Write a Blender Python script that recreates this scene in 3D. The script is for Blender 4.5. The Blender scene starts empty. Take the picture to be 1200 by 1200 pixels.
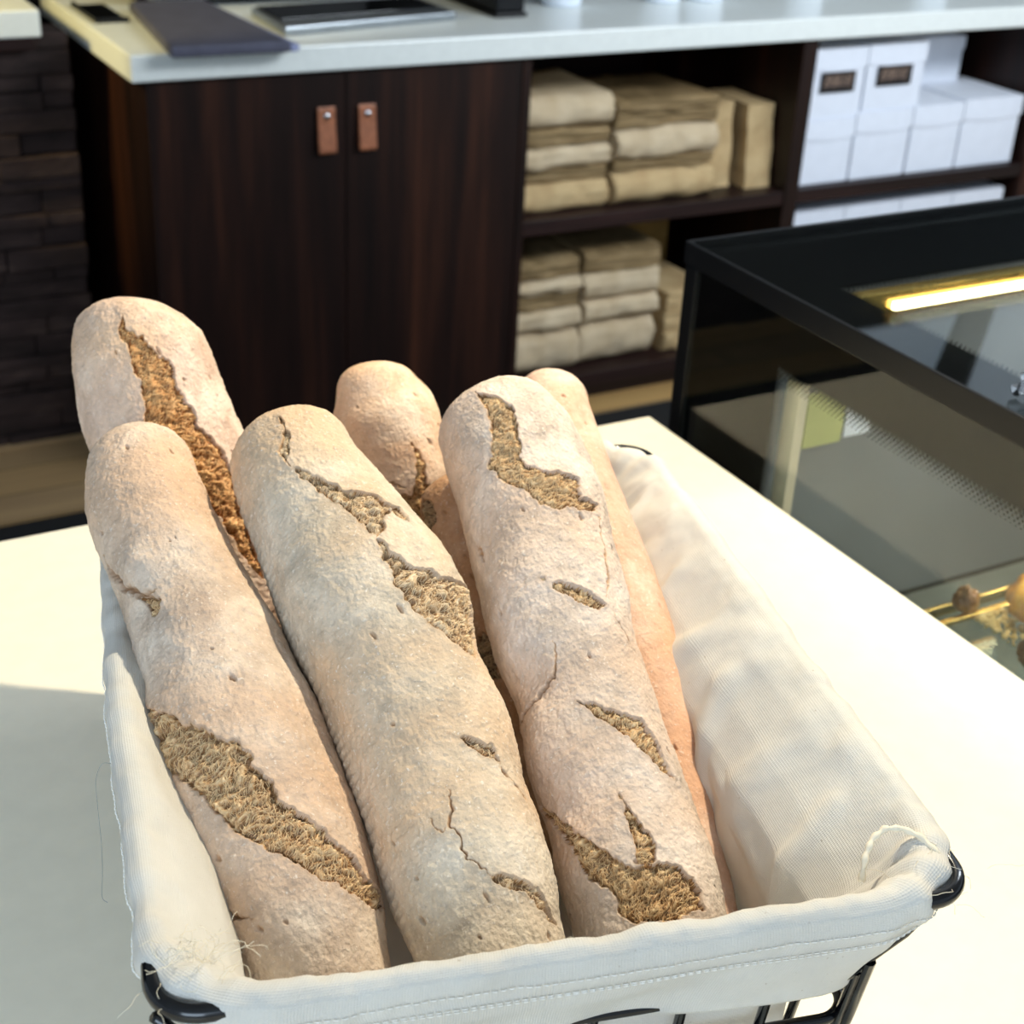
import bpy, bmesh, math, random
import numpy as np
from mathutils import Vector, Matrix

SC = bpy.context.scene
COL = SC.collection
PI = math.pi

# ------------------------------------------------------------------ camera
cam_d = bpy.data.cameras.new('camera')
cam = bpy.data.objects.new('camera', cam_d); COL.objects.link(cam)
PITCH, ROLL, YAW = 0.49375774, -0.05601195, 0.52709863
cy, sy, cp, sp = math.cos(YAW), math.sin(YAW), math.cos(PITCH), math.sin(PITCH)
fw = Vector((sy*cp, cy*cp, -sp)); rt = Vector((cy, -sy, 0)); dn = fw.cross(rt)
cr_, sr_ = math.cos(ROLL), math.sin(ROLL)
r2 = cr_*rt + sr_*dn; d2 = -sr_*rt + cr_*dn
cam.matrix_world = Matrix(((r2.x, -d2.x, -fw.x, 0.0), (r2.y, -d2.y, -fw.y, 0.0),
                           (r2.z, -d2.z, -fw.z, 1.68), (0, 0, 0, 1)))
cam_d.sensor_width = 36.0
cam_d.lens = 36.0*1751.45/1200.0
cam_d.clip_start = 0.02
cam_d.dof.use_dof = True
cam_d.dof.focus_distance = 0.80
cam_d.dof.aperture_fstop = 12.0
SC.camera = cam

# ------------------------------------------------------------------ light and exposure
SC.view_settings.view_transform = 'Standard'
SC.view_settings.look = 'None'
SC.view_settings.gamma = 1.0
SC.view_settings.use_curve_mapping = False
SC.view_settings.exposure = 0.08
w = bpy.data.worlds.new('world'); SC.world = w; w.use_nodes = True
bg = w.node_tree.nodes['Background']
bg.inputs['Color'].default_value = (0.74, 0.87, 1.0, 1)
bg.inputs['Strength'].default_value = 0.62

def lamp(name, kind, loc, target, energy, color, size=0.1, size_y=None, cone=None, blend=0.3):
    d = bpy.data.lights.new(name, kind); d.energy = energy; d.color = color
    if kind == 'AREA':
        d.size = size
        if size_y: d.shape = 'RECTANGLE'; d.size_y = size_y
    else:
        d.shadow_soft_size = size
    if cone: d.spot_size = cone; d.spot_blend = blend
    o = bpy.data.objects.new(name, d); COL.objects.link(o)
    o.location = loc
    o.rotation_euler = (Vector(target)-Vector(loc)).to_track_quat('-Z', 'Y').to_euler()
    return o
BASKET = Vector((0.3550, 0.6652, 1.0)); BROT = math.radians(-14.3)
bu = Vector((math.cos(BROT), math.sin(BROT), 0)); bv = Vector((-math.sin(BROT), math.cos(BROT), 0))
lamp('key_spot', 'SPOT', (.93, 1.0, 2.12), (.40, .70, 1.05), 74, (1.0, 0.88, 0.66), 0.02, cone=math.radians(110), blend=0.6)
lamp('window_light', 'AREA', (-1.3, -1.4, 2.3), (0.4, 0.9, 1.0), 52, (0.67, 0.83, 1.0), 1.6, 1.4)
lamp('aisle_light', 'AREA', (2.9, 1.1, 2.35), (2.6, 3.2, 0.6), 58, (0.84, 0.92, 1.0), 1.6, 0.5)

lamp('side_spot', 'SPOT', (-.2, 3.3, 1.7), (.86, 3.5, .97), 70, (1.0, .80, .32), .05, cone=math.radians(40), blend=.6)

# ------------------------------------------------------------------ helpers
def rgb(h):
    v = [int(h[i:i+2], 16)/255 for i in (0, 2, 4)]
    return tuple(c/12.92 if c <= .04045 else ((c+.055)/1.055)**2.4 for c in v)+(1.0,)

class NT:
    """small helper around a material's node tree"""
    def __init__(s, name):
        s.m = bpy.data.materials.new(name); s.m.use_nodes = True
        s.t = s.m.node_tree; s.n = s.t.nodes; s.b = s.n['Principled BSDF']; s.out = s.n['Material Output']
    def node(s, typ, **kw):
        n = s.n.new(typ)
        for k, v in kw.items():
            if k.startswith('i_'):
                key = k[2:]; key = int(key) if key.isdigit() else key.replace('_', ' ')
                n.inputs[key].default_value = v
            else: setattr(n, k, v)
        return n
    def link(s, a, b): s.t.links.new(a, b)
    def coord(s, scale=(1, 1, 1), kind='Object'):
        c = s.node('ShaderNodeTexCoord'); m = s.node('ShaderNodeMapping'); m.inputs['Scale'].default_value = scale
        s.link(c.outputs[kind], m.inputs['Vector']); return m.outputs['Vector']
    def noise(s, vec, scale, detail=4, rough=.55, dist=0.0):
        n = s.node('ShaderNodeTexNoise'); n.inputs['Scale'].default_value = scale
        n.inputs['Detail'].default_value = detail; n.inputs['Roughness'].default_value = rough
        n.inputs['Distortion'].default_value = dist
        s.link(vec, n.inputs['Vector']); return n.outputs['Fac']
    def ramp(s, fac, stops):
        n = s.node('ShaderNodeValToRGB'); el = n.color_ramp.elements
        while len(el) < len(stops): el.new(.5)
        for e, (p, c) in zip(el, stops): e.position = p; e.color = c
        s.link(fac, n.inputs['Fac']); return n.outputs['Color']
    def mix(s, fac, a, b, mode='MIX'):
        n = s.node('ShaderNodeMix', data_type='RGBA', blend_type=mode)
        for sock, val in ((n.inputs[0], fac), (n.inputs[6], a), (n.inputs[7], b)):
            if isinstance(val, (int, float)): sock.default_value = val
            elif isinstance(val, tuple): sock.default_value = val
            else: s.link(val, sock)
        return n.outputs[2]
    def bump(s, h, strength, dist, prev=None):
        n = s.node('ShaderNodeBump'); n.inputs['Strength'].default_value = strength; n.inputs['Distance'].default_value = dist
        s.link(h, n.inputs['Height'])
        if prev: s.link(prev, n.inputs['Normal'])
        return n.outputs['Normal']
    def set(s, **kw):
        for k, v in kw.items():
            sock = s.b.inputs[k.replace('_', ' ')]
            if isinstance(v, (int, float, tuple)): sock.default_value = v
            else: s.link(v, sock)
        return s

def plain(name, col, rough=.5, metal=0.0, vary=.08, scale=30.0, bump=0.0, spec=.5):
    t = NT(name); vec = t.coord()
    n = t.noise(vec, scale)
    lo = tuple(c*(1-vary) for c in col[:3])+(1,); hi = tuple(min(1, c*(1+vary)) for c in col[:3])+(1,)
    t.set(Base_Color=t.ramp(n, [(.3, lo), (.7, hi)]), Roughness=rough, Metallic=metal, Specular_IOR_Level=spec)
    if bump: t.set(Normal=t.bump(n, bump, .002))
    return t.m

def obj(name, me, mat, parent=None):
    o = bpy.data.objects.new(name, me); COL.objects.link(o)
    if mat: me.materials.append(mat)
    if parent: o.parent = parent
    return o
def tag(o, label=None, cat=None, group=None, kind=None):
    if label: o['label'] = label
    if cat: o['category'] = cat
    if group: o['group'] = group
    if kind: o['kind'] = kind
    return o
def thing(name, label, cat, loc=(0, 0, 0), rz=0.0, group=None):
    o = bpy.data.objects.new(name, None); COL.objects.link(o)
    o.location = loc; o.rotation_euler = (0, 0, rz); o.empty_display_size = .05
    return tag(o, label, cat, group)
def mesh_np(name, V, Fq, smooth=True, uv=None):
    me = bpy.data.meshes.new(name)
    V = np.ascontiguousarray(V, dtype=np.float32); Fq = np.ascontiguousarray(Fq, dtype=np.int32)
    k = Fq.shape[1]
    me.vertices.add(len(V)); me.vertices.foreach_set('co', V.ravel())
    me.loops.add(Fq.size); me.loops.foreach_set('vertex_index', Fq.ravel())
    me.polygons.add(len(Fq)); me.polygons.foreach_set('loop_start', np.arange(0, Fq.size, k, dtype=np.int32))
    me.polygons.foreach_set('use_smooth', np.full(len(Fq), smooth))
    if uv is not None:
        l = me.uv_layers.new(name='UVMap'); l.data.foreach_set('uv', np.asarray(uv, np.float32)[Fq.ravel()].ravel())
    me.update(calc_edges=True); me.validate()
    return me
def from_bm(bm, name, smooth=False):
    me = bpy.data.meshes.new(name); bmesh.ops.recalc_face_normals(bm, faces=bm.faces); bm.to_mesh(me); bm.free()
    if smooth:
        for p in me.polygons: p.use_smooth = True
    return me
def add_box(bm, lo, hi, bevel=0.0, seg=2):
    v = [bm.verts.new((x, y, z)) for x in (lo[0], hi[0]) for y in (lo[1], hi[1]) for z in (lo[2], hi[2])]
    fs = [(0,1,3,2),(4,6,7,5),(0,4,5,1),(2,3,7,6),(0,2,6,4),(1,5,7,3)]
    faces = [bm.faces.new([v[i] for i in f]) for f in fs]
    if bevel:
        ed = list({e for f in faces for e in f.edges})
        bmesh.ops.bevel(bm, geom=ed, offset=bevel, segments=seg, affect='EDGES', profile=.5)
def box(name, lo, hi, mat, parent=None, bevel=0.002, seg=2):
    bm = bmesh.new(); add_box(bm, lo, hi, bevel, seg)
    return obj(name, from_bm(bm, name), mat, parent)
def tube_np(path, r, n=10, closed=False):
    P = np.asarray(path, float); m = len(P)
    T = (np.roll(P, -1, 0)-np.roll(P, 1, 0)) if closed else np.gradient(P, axis=0)
    T /= np.linalg.norm(T, axis=1)[:, None]
    rr = np.full(m, r) if np.isscalar(r) else np.asarray(r)
    ref = np.array([0, 0, 1.0]); A = np.zeros((m, 3))
    prev = None
    for i in range(m):
        a = (ref if abs(T[i] @ ref) < .9 else np.array([1.0, 0, 0])) if prev is None else prev
        a = a-(a @ T[i])*T[i]; a /= np.linalg.norm(a); A[i] = a; prev = a
    B = np.cross(T, A)
    th = np.arange(n)*2*PI/n
    V = (P[:, None]+rr[:, None, None]*(A[:, None]*np.cos(th)[None, :, None]+B[:, None]*np.sin(th)[None, :, None])).reshape(-1, 3)
    Fq = []
    for i in range(m if closed else m-1):
        a, b = i*n, ((i+1) % m)*n
        for j in range(n): Fq.append((a+j, a+(j+1) % n, b+(j+1) % n, b+j))
    if not closed:                                          # caps as small quads fans
        for base, off in ((0, 0), ((m-1)*n, 0)):
            for j in range(1, n-2, 2): Fq.append((base, base+j, base+j+1, base+j+2))
    return V, np.array(Fq)
def tube(name, path, r, mat, parent=None, n=10, closed=False):
    V, Fq = tube_np(path, r, n, closed)
    return obj(name, mesh_np(name, V, Fq), mat, parent)
def tubes(name, paths, r, mat, parent=None, n=6):
    Vs, Fs, o = [], [], 0
    for p in paths:
        V, Fq = tube_np(p, r, n); Vs.append(V); Fs.append(Fq+o); o += len(V)
    return obj(name, mesh_np(name, np.vstack(Vs), np.vstack(Fs)), mat, parent)

# vectorised value noise
def _h(ix, iy, iz, seed):
    n = (ix*374761393+iy*668265263+iz*2147483647+seed*974711) & 0xFFFFFFFF
    n = ((n ^ (n >> 13))*1274126177) & 0xFFFFFFFF
    n = ((n ^ (n >> 16))*2246822519) & 0xFFFFFFFF
    return ((n ^ (n >> 15)) & 0xFFFFFF)/float(0xFFFFFF)*2-1
def vnoise(P, scale, seed=0):
    P = np.asarray(P, float)*scale+1000.0
    I = np.floor(P).astype(np.int64); f = P-I; f = f*f*f*(f*(f*6-15)+10)
    x, y, z_ = I[:, 0], I[:, 1], I[:, 2]; u, v, w_ = f[:, 0], f[:, 1], f[:, 2]
    def L(a, b, t): return a+(b-a)*t
    return L(L(L(_h(x,y,z_,seed), _h(x+1,y,z_,seed), u), L(_h(x,y+1,z_,seed), _h(x+1,y+1,z_,seed), u), v),
             L(L(_h(x,y,z_+1,seed), _h(x+1,y,z_+1,seed), u), L(_h(x,y+1,z_+1,seed), _h(x+1,y+1,z_+1,seed), u), v), w_)
def fbm(P, scale, oct_=3, seed=0, gain=.5):
    o = 0; a = 1.0
    for i in range(oct_): o = o+a*vnoise(P, scale*2**i, seed+i*17); a *= gain
    return o
def sstep(a, b, x):
    t = np.clip((x-a)/(b-a), 0, 1); return t*t*(3-2*t)
def seg_dist(Q, A, B):
    d = B-A; t = np.clip(((Q-A) @ d)/max(d @ d, 1e-12), 0, 1)
    r = Q-A-t[:, None]*d
    return np.sqrt((r**2).sum(1)), d[0]*(Q[:, 1]-A[1])-d[1]*(Q[:, 0]-A[0]), t
def poly_sd(Q, poly):
    """signed distance, positive inside"""
    n = len(poly); best = np.full(len(Q), 9.0); ins = np.zeros(len(Q), bool)
    for i in range(n):
        A, B = poly[i], poly[(i+1) % n]
        best = np.minimum(best, seg_dist(Q, A, B)[0])
        c = (A[1] > Q[:, 1]) != (B[1] > Q[:, 1])
        xx = (B[0]-A[0])*(Q[:, 1]-A[1])/(B[1]-A[1]+1e-12)+A[0]
        ins ^= c & (Q[:, 0] < xx)
    return np.where(ins, best, -best)

def cr(x, xp, fp):
    # monotone-ish cubic (Catmull-Rom finite difference) interpolation, vector valued
    xp=np.asarray(xp,float); fp=np.asarray(fp,float)
    m=np.gradient(fp,xp,axis=0)
    k=np.clip(np.searchsorted(xp,x)-1,0,len(xp)-2)
    h=(xp[k+1]-xp[k]); t=(x-xp[k])/h
    if fp.ndim>1: h=h[:,None]; t=t[:,None]
    return (2*t**3-3*t**2+1)*fp[k]+(t**3-2*t**2+t)*h*m[k]+(-2*t**3+3*t**2)*fp[k+1]+(t**3-t**2)*h*m[k+1]
def loaf_grid(L, ns, nt):
    """L: dict tip, pts, rad, low, face. returns s(ns), theta(nt), P(ns,nt,3), N(ns,nt,3), rm"""
    pts=np.array(L['pts']); rad=np.array(L['rad']); tip=np.array(L['tip']); low=np.array(L['low'])
    ax=np.vstack([tip,pts,low]); d=np.r_[0,np.cumsum(np.linalg.norm(np.diff(ax,axis=0),axis=1))]
    Lt=d[-1]
    # denser rows towards the two round ends
    x=np.linspace(0,1,ns); e=np.sin((x-.5)*np.pi)*.5+.5
    s=Lt*(.72*x+.28*e); s=np.clip(s,1e-5*Lt,Lt*(1-1e-5))
    axis=cr(s,d,ax)
    r=cr(s,np.r_[-d[1],d[1:-1],Lt+.05],np.r_[rad[0]*.9,rad,rad[-1]*.95])
    cap=max(d[1],.6*rad[0])*1.0; w=np.clip(1-s/cap,0,1); r=r*np.sqrt(np.clip(1-w**2.6,0,1))
    cap2=rad[-1]*1.1; w=np.clip(1-(Lt-s)/cap2,0,1); r=r*np.sqrt(np.clip(1-w**2.3,0,1))
    r=np.maximum(r,2e-4)
    T=np.gradient(axis,s,axis=0); T/=np.linalg.norm(T,axis=1)[:,None]
    f=np.array(L['face'])
    n1=f-(T@f)[:,None]*T; n1/=np.linalg.norm(n1,axis=1)[:,None]
    n2=np.cross(T,n1)
    q=np.arange(nt)/nt-.5
    th=2*np.pi*q-.45*np.sin(2*np.pi*q)
    c,sn=np.cos(th),np.sin(th)
    N=n1[:,None]*c[None,:,None]+n2[:,None]*sn[None,:,None]
    P=axis[:,None]+N*r[:,None,None]*(1-.10*np.clip(-c,0,1))[None,:,None]
    return s,th,P,N,float(np.mean(rad)),r

# ------------------------------------------------------------------ materials
def wood_mat(name, dark, mid, light, axis_scale, rough=.45, spec=.3):
    t = NT(name); vec = t.coord(axis_scale)
    n1 = t.noise(vec, 1.0, 6, .6, .6); n2 = t.noise(vec, 5.0, 4, .6)
    c = t.ramp(n1, [(.30, dark), (.52, mid), (.74, light)])
    t.set(Base_Color=t.mix(t.ramp(n2, [(.35, (.55,.55,.55,1)), (.65, (1,1,1,1))]), (0,0,0,1), c), Roughness=rough, Specular_IOR_Level=spec)
    t.set(Normal=t.bump(n2, .15, .001))
    return t.m
M = {}
M['dark_wood'] = wood_mat('dark_walnut', rgb('100705'), rgb('22100a'), rgb('432416'), (9, 9, .5))
M['dark_wood_flat'] = wood_mat('dark_walnut_shelf', rgb('1e1210'), rgb('2f1c19'), rgb('432a25'), (.6, 9, 9))
M['worktop'] = plain('white_stone_worktop', rgb('e9ece6'), .28, 0, .03, 60)
M['counter'] = plain('cream_stone_worktop', rgb('f2ead4'), .30, 0, .025, 45)
M['counter_base'] = plain('counter_base_dark', rgb('15110f'), .6, 0, .2, 8)
M['black_gloss'] = plain('black_glass', rgb('050607'), .04, 0, .1, 10)
M['black_satin'] = plain('black_satin_metal', rgb('06070a'), .38, 0, .1, 20, spec=.3)
M['black_print'] = plain('black_printed_glass', rgb('020203'), .6, 0, .1, 10, spec=.05)
M['wire'] = plain('black_enamel_wire', rgb('07080b'), .16, 0, .1, 40)
M['leather'] = plain('tan_leather', rgb('9c5f3f'), .55, 0, .25, 60, .3)
M['chrome'] = plain('chrome', rgb('d8dadc'), .12, 1.0, .05, 20)
M['brass'] = plain('gold_trim', rgb('e0b765'), .25, .9, .08, 30)
M['rubber'] = plain('black_rubber', rgb('0a0a0a'), .85, 0, .3, 40, .3)
M['slate_fabric'] = plain('slate_fabric', rgb('4d4d5c'), .75, 0, .12, 25, .2)
M['lavender_trim'] = plain('lavender_edge', rgb('8a90b0'), .7, 0, .08, 25)
M['steel'] = plain('brushed_steel', rgb('9aa0a4'), .3, .8, .1, 30)
M['white_card'] = plain('white_card_box', rgb('e8ecf5'), .55, 0, .03, 20)
M['white_plastic'] = plain('white_plastic', rgb('e6eef8'), .35, 0, .03, 20)
M['label_black'] = plain('label_black', rgb('1a1414'), .5, 0, .2, 60)
M['label_ink'] = plain('label_tan_print', rgb('8d7565'), .5, 0, .2, 60)
M['post'] = plain('beige_metal_post', rgb('ead9b8'), .45, 0, .06, 15)
M['grey_panel'] = plain('grey_case_floor', rgb('6c7068'), .45, 0, .25, 9)
M['lining'] = plain('pale_case_lining', rgb('74777a'), .4, 0, .12, 6)
M['green_card'] = plain('pale_green_card', rgb('c3c47e'), .6, 0, .06, 30)
M['ceiling'] = plain('pale_ceiling', rgb('d6deea'), .8, 0, .03, 4)
M['dark_wall'] = plain('dark_painted_wall', rgb('080706'), .8, 0, .2, 5, spec=.2)

def paper_mat(name, a, b, layers):
    t = NT(name); vec = t.coord()
    n = t.noise(vec, 14, 4); vz = t.coord((3, 3, 260)); n2 = t.noise(vz, 1.0, 3, .5)
    base = t.ramp(n, [(.3, a), (.7, b)])
    if layers:
        dk = tuple(c*.62 for c in a[:3])+(1,)
        base = t.mix(t.ramp(n2, [(.42, (0,0,0,1)), (.60, (1,1,1,1))]), dk, base)
    t.set(Base_Color=base, Roughness=.8, Specular_IOR_Level=.2, Normal=t.bump(n2 if layers else n, .4, .003))
    return t.m
M['paper_fold'] = paper_mat('kraft_paper_fold', rgb('bda684'), rgb('d3bf9f'), False)
M['paper_edge'] = paper_mat('kraft_paper_edges', rgb('917852'), rgb('b0966e'), True)
M['paper_tan'] = paper_mat('kraft_paper_tan', rgb('b3956a'), rgb('cbb083'), False)
M['paper_brown'] = paper_mat('brown_kraft', rgb('9b7a42'), rgb('b08c50'), False)

def stone_mat():
    t = NT('dark_ledge_stone'); vec = t.coord((1, 1, 3)); n = t.noise(vec, 6, 5, .6); n2 = t.noise(vec, 40, 4)
    t.set(Base_Color=t.ramp(n, [(.3, rgb('231a18')), (.55, rgb('3b2d2a')), (.75, rgb('57463f'))]), Roughness=.8,
          Normal=t.bump(n2, .6, .004), Specular_IOR_Level=.3)
    return t.m
M['stone'] = stone_mat()
def floor_mat():
    t = NT('floor_planks'); vec = t.coord((.8, 9, 1)); n = t.noise(vec, 2.0, 5, .6)
    br = t.node('ShaderNodeTexBrick'); br.inputs['Scale'].default_value = 1.0
    br.inputs['Brick Width'].default_value = 1.6; br.inputs['Row Height'].default_value = .135; br.inputs['Mortar Size'].default_value = .004
    br.inputs['Color1'].default_value = rgb('c79a58'); br.inputs['Color2'].default_value = rgb('85776a'); br.inputs['Mortar'].default_value = rgb('3a2d20')
    t.link(t.coord((1, 1, 1)), br.inputs['Vector'])
    t.set(Base_Color=t.mix(.35, br.outputs['Color'], t.ramp(n, [(.3, rgb('7c6240')), (.7, rgb('caa871'))])), Roughness=.45)
    return t.m
M['floor'] = floor_mat()

def glass_mat(name, tint, rough=0.0):
    t = NT(name); t.set(Base_Color=tint, Roughness=rough, Transmission_Weight=1.0, IOR=1.45)
    return t.m
def thin_glass(name, tint):
    t = NT(name)
    tr = t.node('ShaderNodeBsdfTransparent'); tr.inputs['Color'].default_value = tint
    gl = t.node('ShaderNodeBsdfGlossy'); gl.inputs['Roughness'].default_value = .01; gl.inputs['Color'].default_value = (1, 1, 1, 1)
    fr = t.node('ShaderNodeFresnel')
    geo = t.node('ShaderNodeNewGeometry'); ma = t.node('ShaderNodeMath', operation='MULTIPLY_ADD')   # same reflectance on both faces of the thin sheet
    t.link(geo.outputs['Backfacing'], ma.inputs[0]); ma.inputs[1].default_value = 1/1.33-1.33; ma.inputs[2].default_value = 1.33
    t.link(ma.outputs[0], fr.inputs['IOR'])
    mx = t.node('ShaderNodeMixShader'); t.link(fr.outputs[0], mx.inputs[0]); t.link(tr.outputs[0], mx.inputs[1]); t.link(gl.outputs[0], mx.inputs[2])
    t.link(mx.outputs[0], t.out.inputs['Surface'])
    return t.m
M['pane'] = thin_glass('clear_pane', (.88, .91, .90, 1))
M['crystal'] = glass_mat('clear_acrylic', (.97, .98, 1, 1))
def emit(name, col, s):
    t = NT(name); t.set(Base_Color=(.9, .9, .9, 1), Emission_Color=col, Emission_Strength=s); return t.m
M['led'] = emit('led_strip', (1.0, .86, .50, 1), 9.0)
M['fill_glow'] = emit('added_ceiling_glow', (.62, .80, 1.0, 1), .48)  # glow of the added ceiling panel, not a real fixture
M['bulb'] = emit('case_bulb', (1.0, .93, .70, 1), 9.0)
M['downlight'] = emit('downlight_lens', (1.0, .96, .86, 1), 22.0)

def crust_mat(name, tones, warm, spots):
    """tones: three crust colours dark..light; warm: toasted colour showing in patches; spots: amount of flour"""
    t = NT(name); vec = t.coord()
    n1 = t.noise(vec, 22, 5, .6, .4); n2 = t.noise(vec, 9, 3, .5, .3); n3 = t.noise(vec, 420, 3, .6); n4 = t.noise(vec, 120, 4, .65)
    c = t.ramp(n1, [(.34, tones[0]), (.5, tones[1]), (.66, tones[2])])
    c = t.mix(t.ramp(n2, [(.46, (0,0,0,1)), (.70, (.85,.85,.85,1))]), c, warm)
    c = t.mix(t.ramp(n4, [(.30, (.35,.35,.35,1)), (.55, (0,0,0,1))]), c, tuple(k*.62 for k in tones[0][:3])+(1,))
    fl = t.ramp(n3, [(.60, (0,0,0,1)), (.72, (spots,)*3+(1,))])
    c = t.mix(fl, c, rgb('efe6d8'))
    at = t.node('ShaderNodeAttribute', attribute_name='bake')
    c = t.mix(at.outputs['Fac'], c, rgb('a97f55'))
    nm = t.bump(n4, .45, .0016); nm = t.bump(n3, .9, .0009, nm)
    t.set(Base_Color=c, Roughness=.72, Specular_IOR_Level=.28, Normal=nm)
    return t.m
def crumb_mat(name, a, b, c_):
    t = NT(name); vec = t.coord()
    at = t.node('ShaderNodeAttribute', attribute_name='fibre')
    n = t.noise(vec, 70, 4, .6, .5); n2 = t.noise(vec, 500, 3, .6)
    c = t.ramp(at.outputs['Fac'], [(.02, a), (.30, b), (.72, c_)])
    c = t.mix(.22, c, t.ramp(n, [(.3, a), (.5, b), (.7, c_)]))
    t.set(Base_Color=c, Roughness=.5, Specular_IOR_Level=.45, Normal=t.bump(n2, .4, .0008))
    return t.m
def cloth_mat():
    t = NT('cream_cotton')
    uv = t.node('ShaderNodeTexCoord'); sep = t.node('ShaderNodeSeparateXYZ'); t.link(uv.outputs['UV'], sep.inputs[0])
    def wave(sock):
        m = t.node('ShaderNodeMath', operation='MULTIPLY'); t.link(sock, m.inputs[0]); m.inputs[1].default_value = 2*PI/.0011
        s_ = t.node('ShaderNodeMath', operation='SINE'); t.link(m.outputs[0], s_.inputs[0]); return s_.outputs[0]
    ad = t.node('ShaderNodeMath', operation='ADD'); t.link(wave(sep.outputs[0]), ad.inputs[0]); t.link(wave(sep.outputs[1]), ad.inputs[1])
    vec = t.coord(); n = t.noise(vec, 16, 4, .6); n2 = t.noise(vec, 160, 4, .6)
    c = t.ramp(n, [(.3, rgb('e3dfd6')), (.7, rgb('efece4'))])
    speck = t.noise(vec, 330, 2, .4)
    c = t.mix(t.ramp(speck, [(.74, (0,0,0,1)), (.80, (.5,.5,.5,1))]), c, rgb('a89478'))
    nm = t.bump(ad.outputs[0], .30, .0004); nm = t.bump(n2, .25, .0010, nm)
    t.set(Base_Color=c, Roughness=.85, Specular_IOR_Level=.15, Normal=nm)
    tl = t.node('ShaderNodeBsdfTranslucent'); t.link(c, tl.inputs['Color']); t.link(nm, tl.inputs['Normal'])
    mx = t.node('ShaderNodeMixShader'); mx.inputs[0].default_value = .30
    t.link(t.b.outputs[0], mx.inputs[1]); t.link(tl.outputs[0], mx.inputs[2]); t.link(mx.outputs[0], t.out.inputs['Surface'])
    return t.m
M['cloth'] = cloth_mat()
M['grey_thread'] = plain('grey_thread', rgb('8d8f8c'), .8, 0, .1, 50)
M['stitch'] = plain('stitch_thread', rgb('f7f4ec'), .8, 0, .05, 50)
M['thread'] = plain('cream_thread', rgb('e6dcc4'), .8, 0, .05, 50)

# ------------------------------------------------------------------ setting: floor, walls, ceiling
tag(box('floor', (-2.5, -2.0, -.05), (6.5, 4.0, 0), M['floor'], bevel=0), kind='structure')
tag(box('wall_back', (-2.5, 3.93, 0), (6.5, 4.05, 2.72), M['dark_wall'], bevel=0), kind='structure')
tag(box('ceiling', (-2.5, -2.0, 2.69), (6.5, 4.05, 2.78), M['ceiling'], bevel=0), kind='structure')
rs = random.Random(4)
bm = bmesh.new()
zc = 0.0
while zc < .985:
    h = rs.uniform(.028, .055); h = min(h, .99-zc); x = -1.6-rs.random()*.2
    while x < .80:
        wd = rs.uniform(.10, .34); x1 = min(x+wd, .815)
        add_box(bm, (x+.001, 3.50-rs.uniform(0, .022), zc+.001), (x1-.001, 3.60, zc+h-.001), .003, 1)
        x = x1
        if x1 >= .815: break
    zc += h
tag(obj('wall_left', from_bm(bm, 'wall_left'), M['stone']), 'dark stacked ledge stone facing of the half wall', kind='structure')
tag(box('trim_1', (-1.8, 3.44, .992), (.745, 3.90, 1.05), M['worktop'], bevel=.004), kind='structure')
tag(box('trim_3', (-1.8, 3.455, .962), (.735, 3.60, .9915), M['dark_wood_flat'], bevel=.003), kind='structure')
tag(box('baseboard_left', (-1.8, 3.47, 0), (.80, 3.51, .012), M['floor'], bevel=.002), kind='structure')
mat_o = box('floor_mat', (-2.2, 1.30, .0005), (3.2, 3.075, .014), M['rubber'], bevel=.004)
tag(mat_o, 'black rubber mat on the floor between the two counters', 'floor mat')

# ------------------------------------------------------------------ front counter
fc = thing('service_counter', 'cream stone topped service counter carrying the bread basket', 'counter', (0, 0, 0))
box('worktop', (-1.6, -.55, .955), (.883, 1.228, 1.0), M['counter'], fc, .0025, 3)
box('base', (-1.55, -.50, 0), (.855, 1.20, .955), M['counter_base'], fc, .003)

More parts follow.
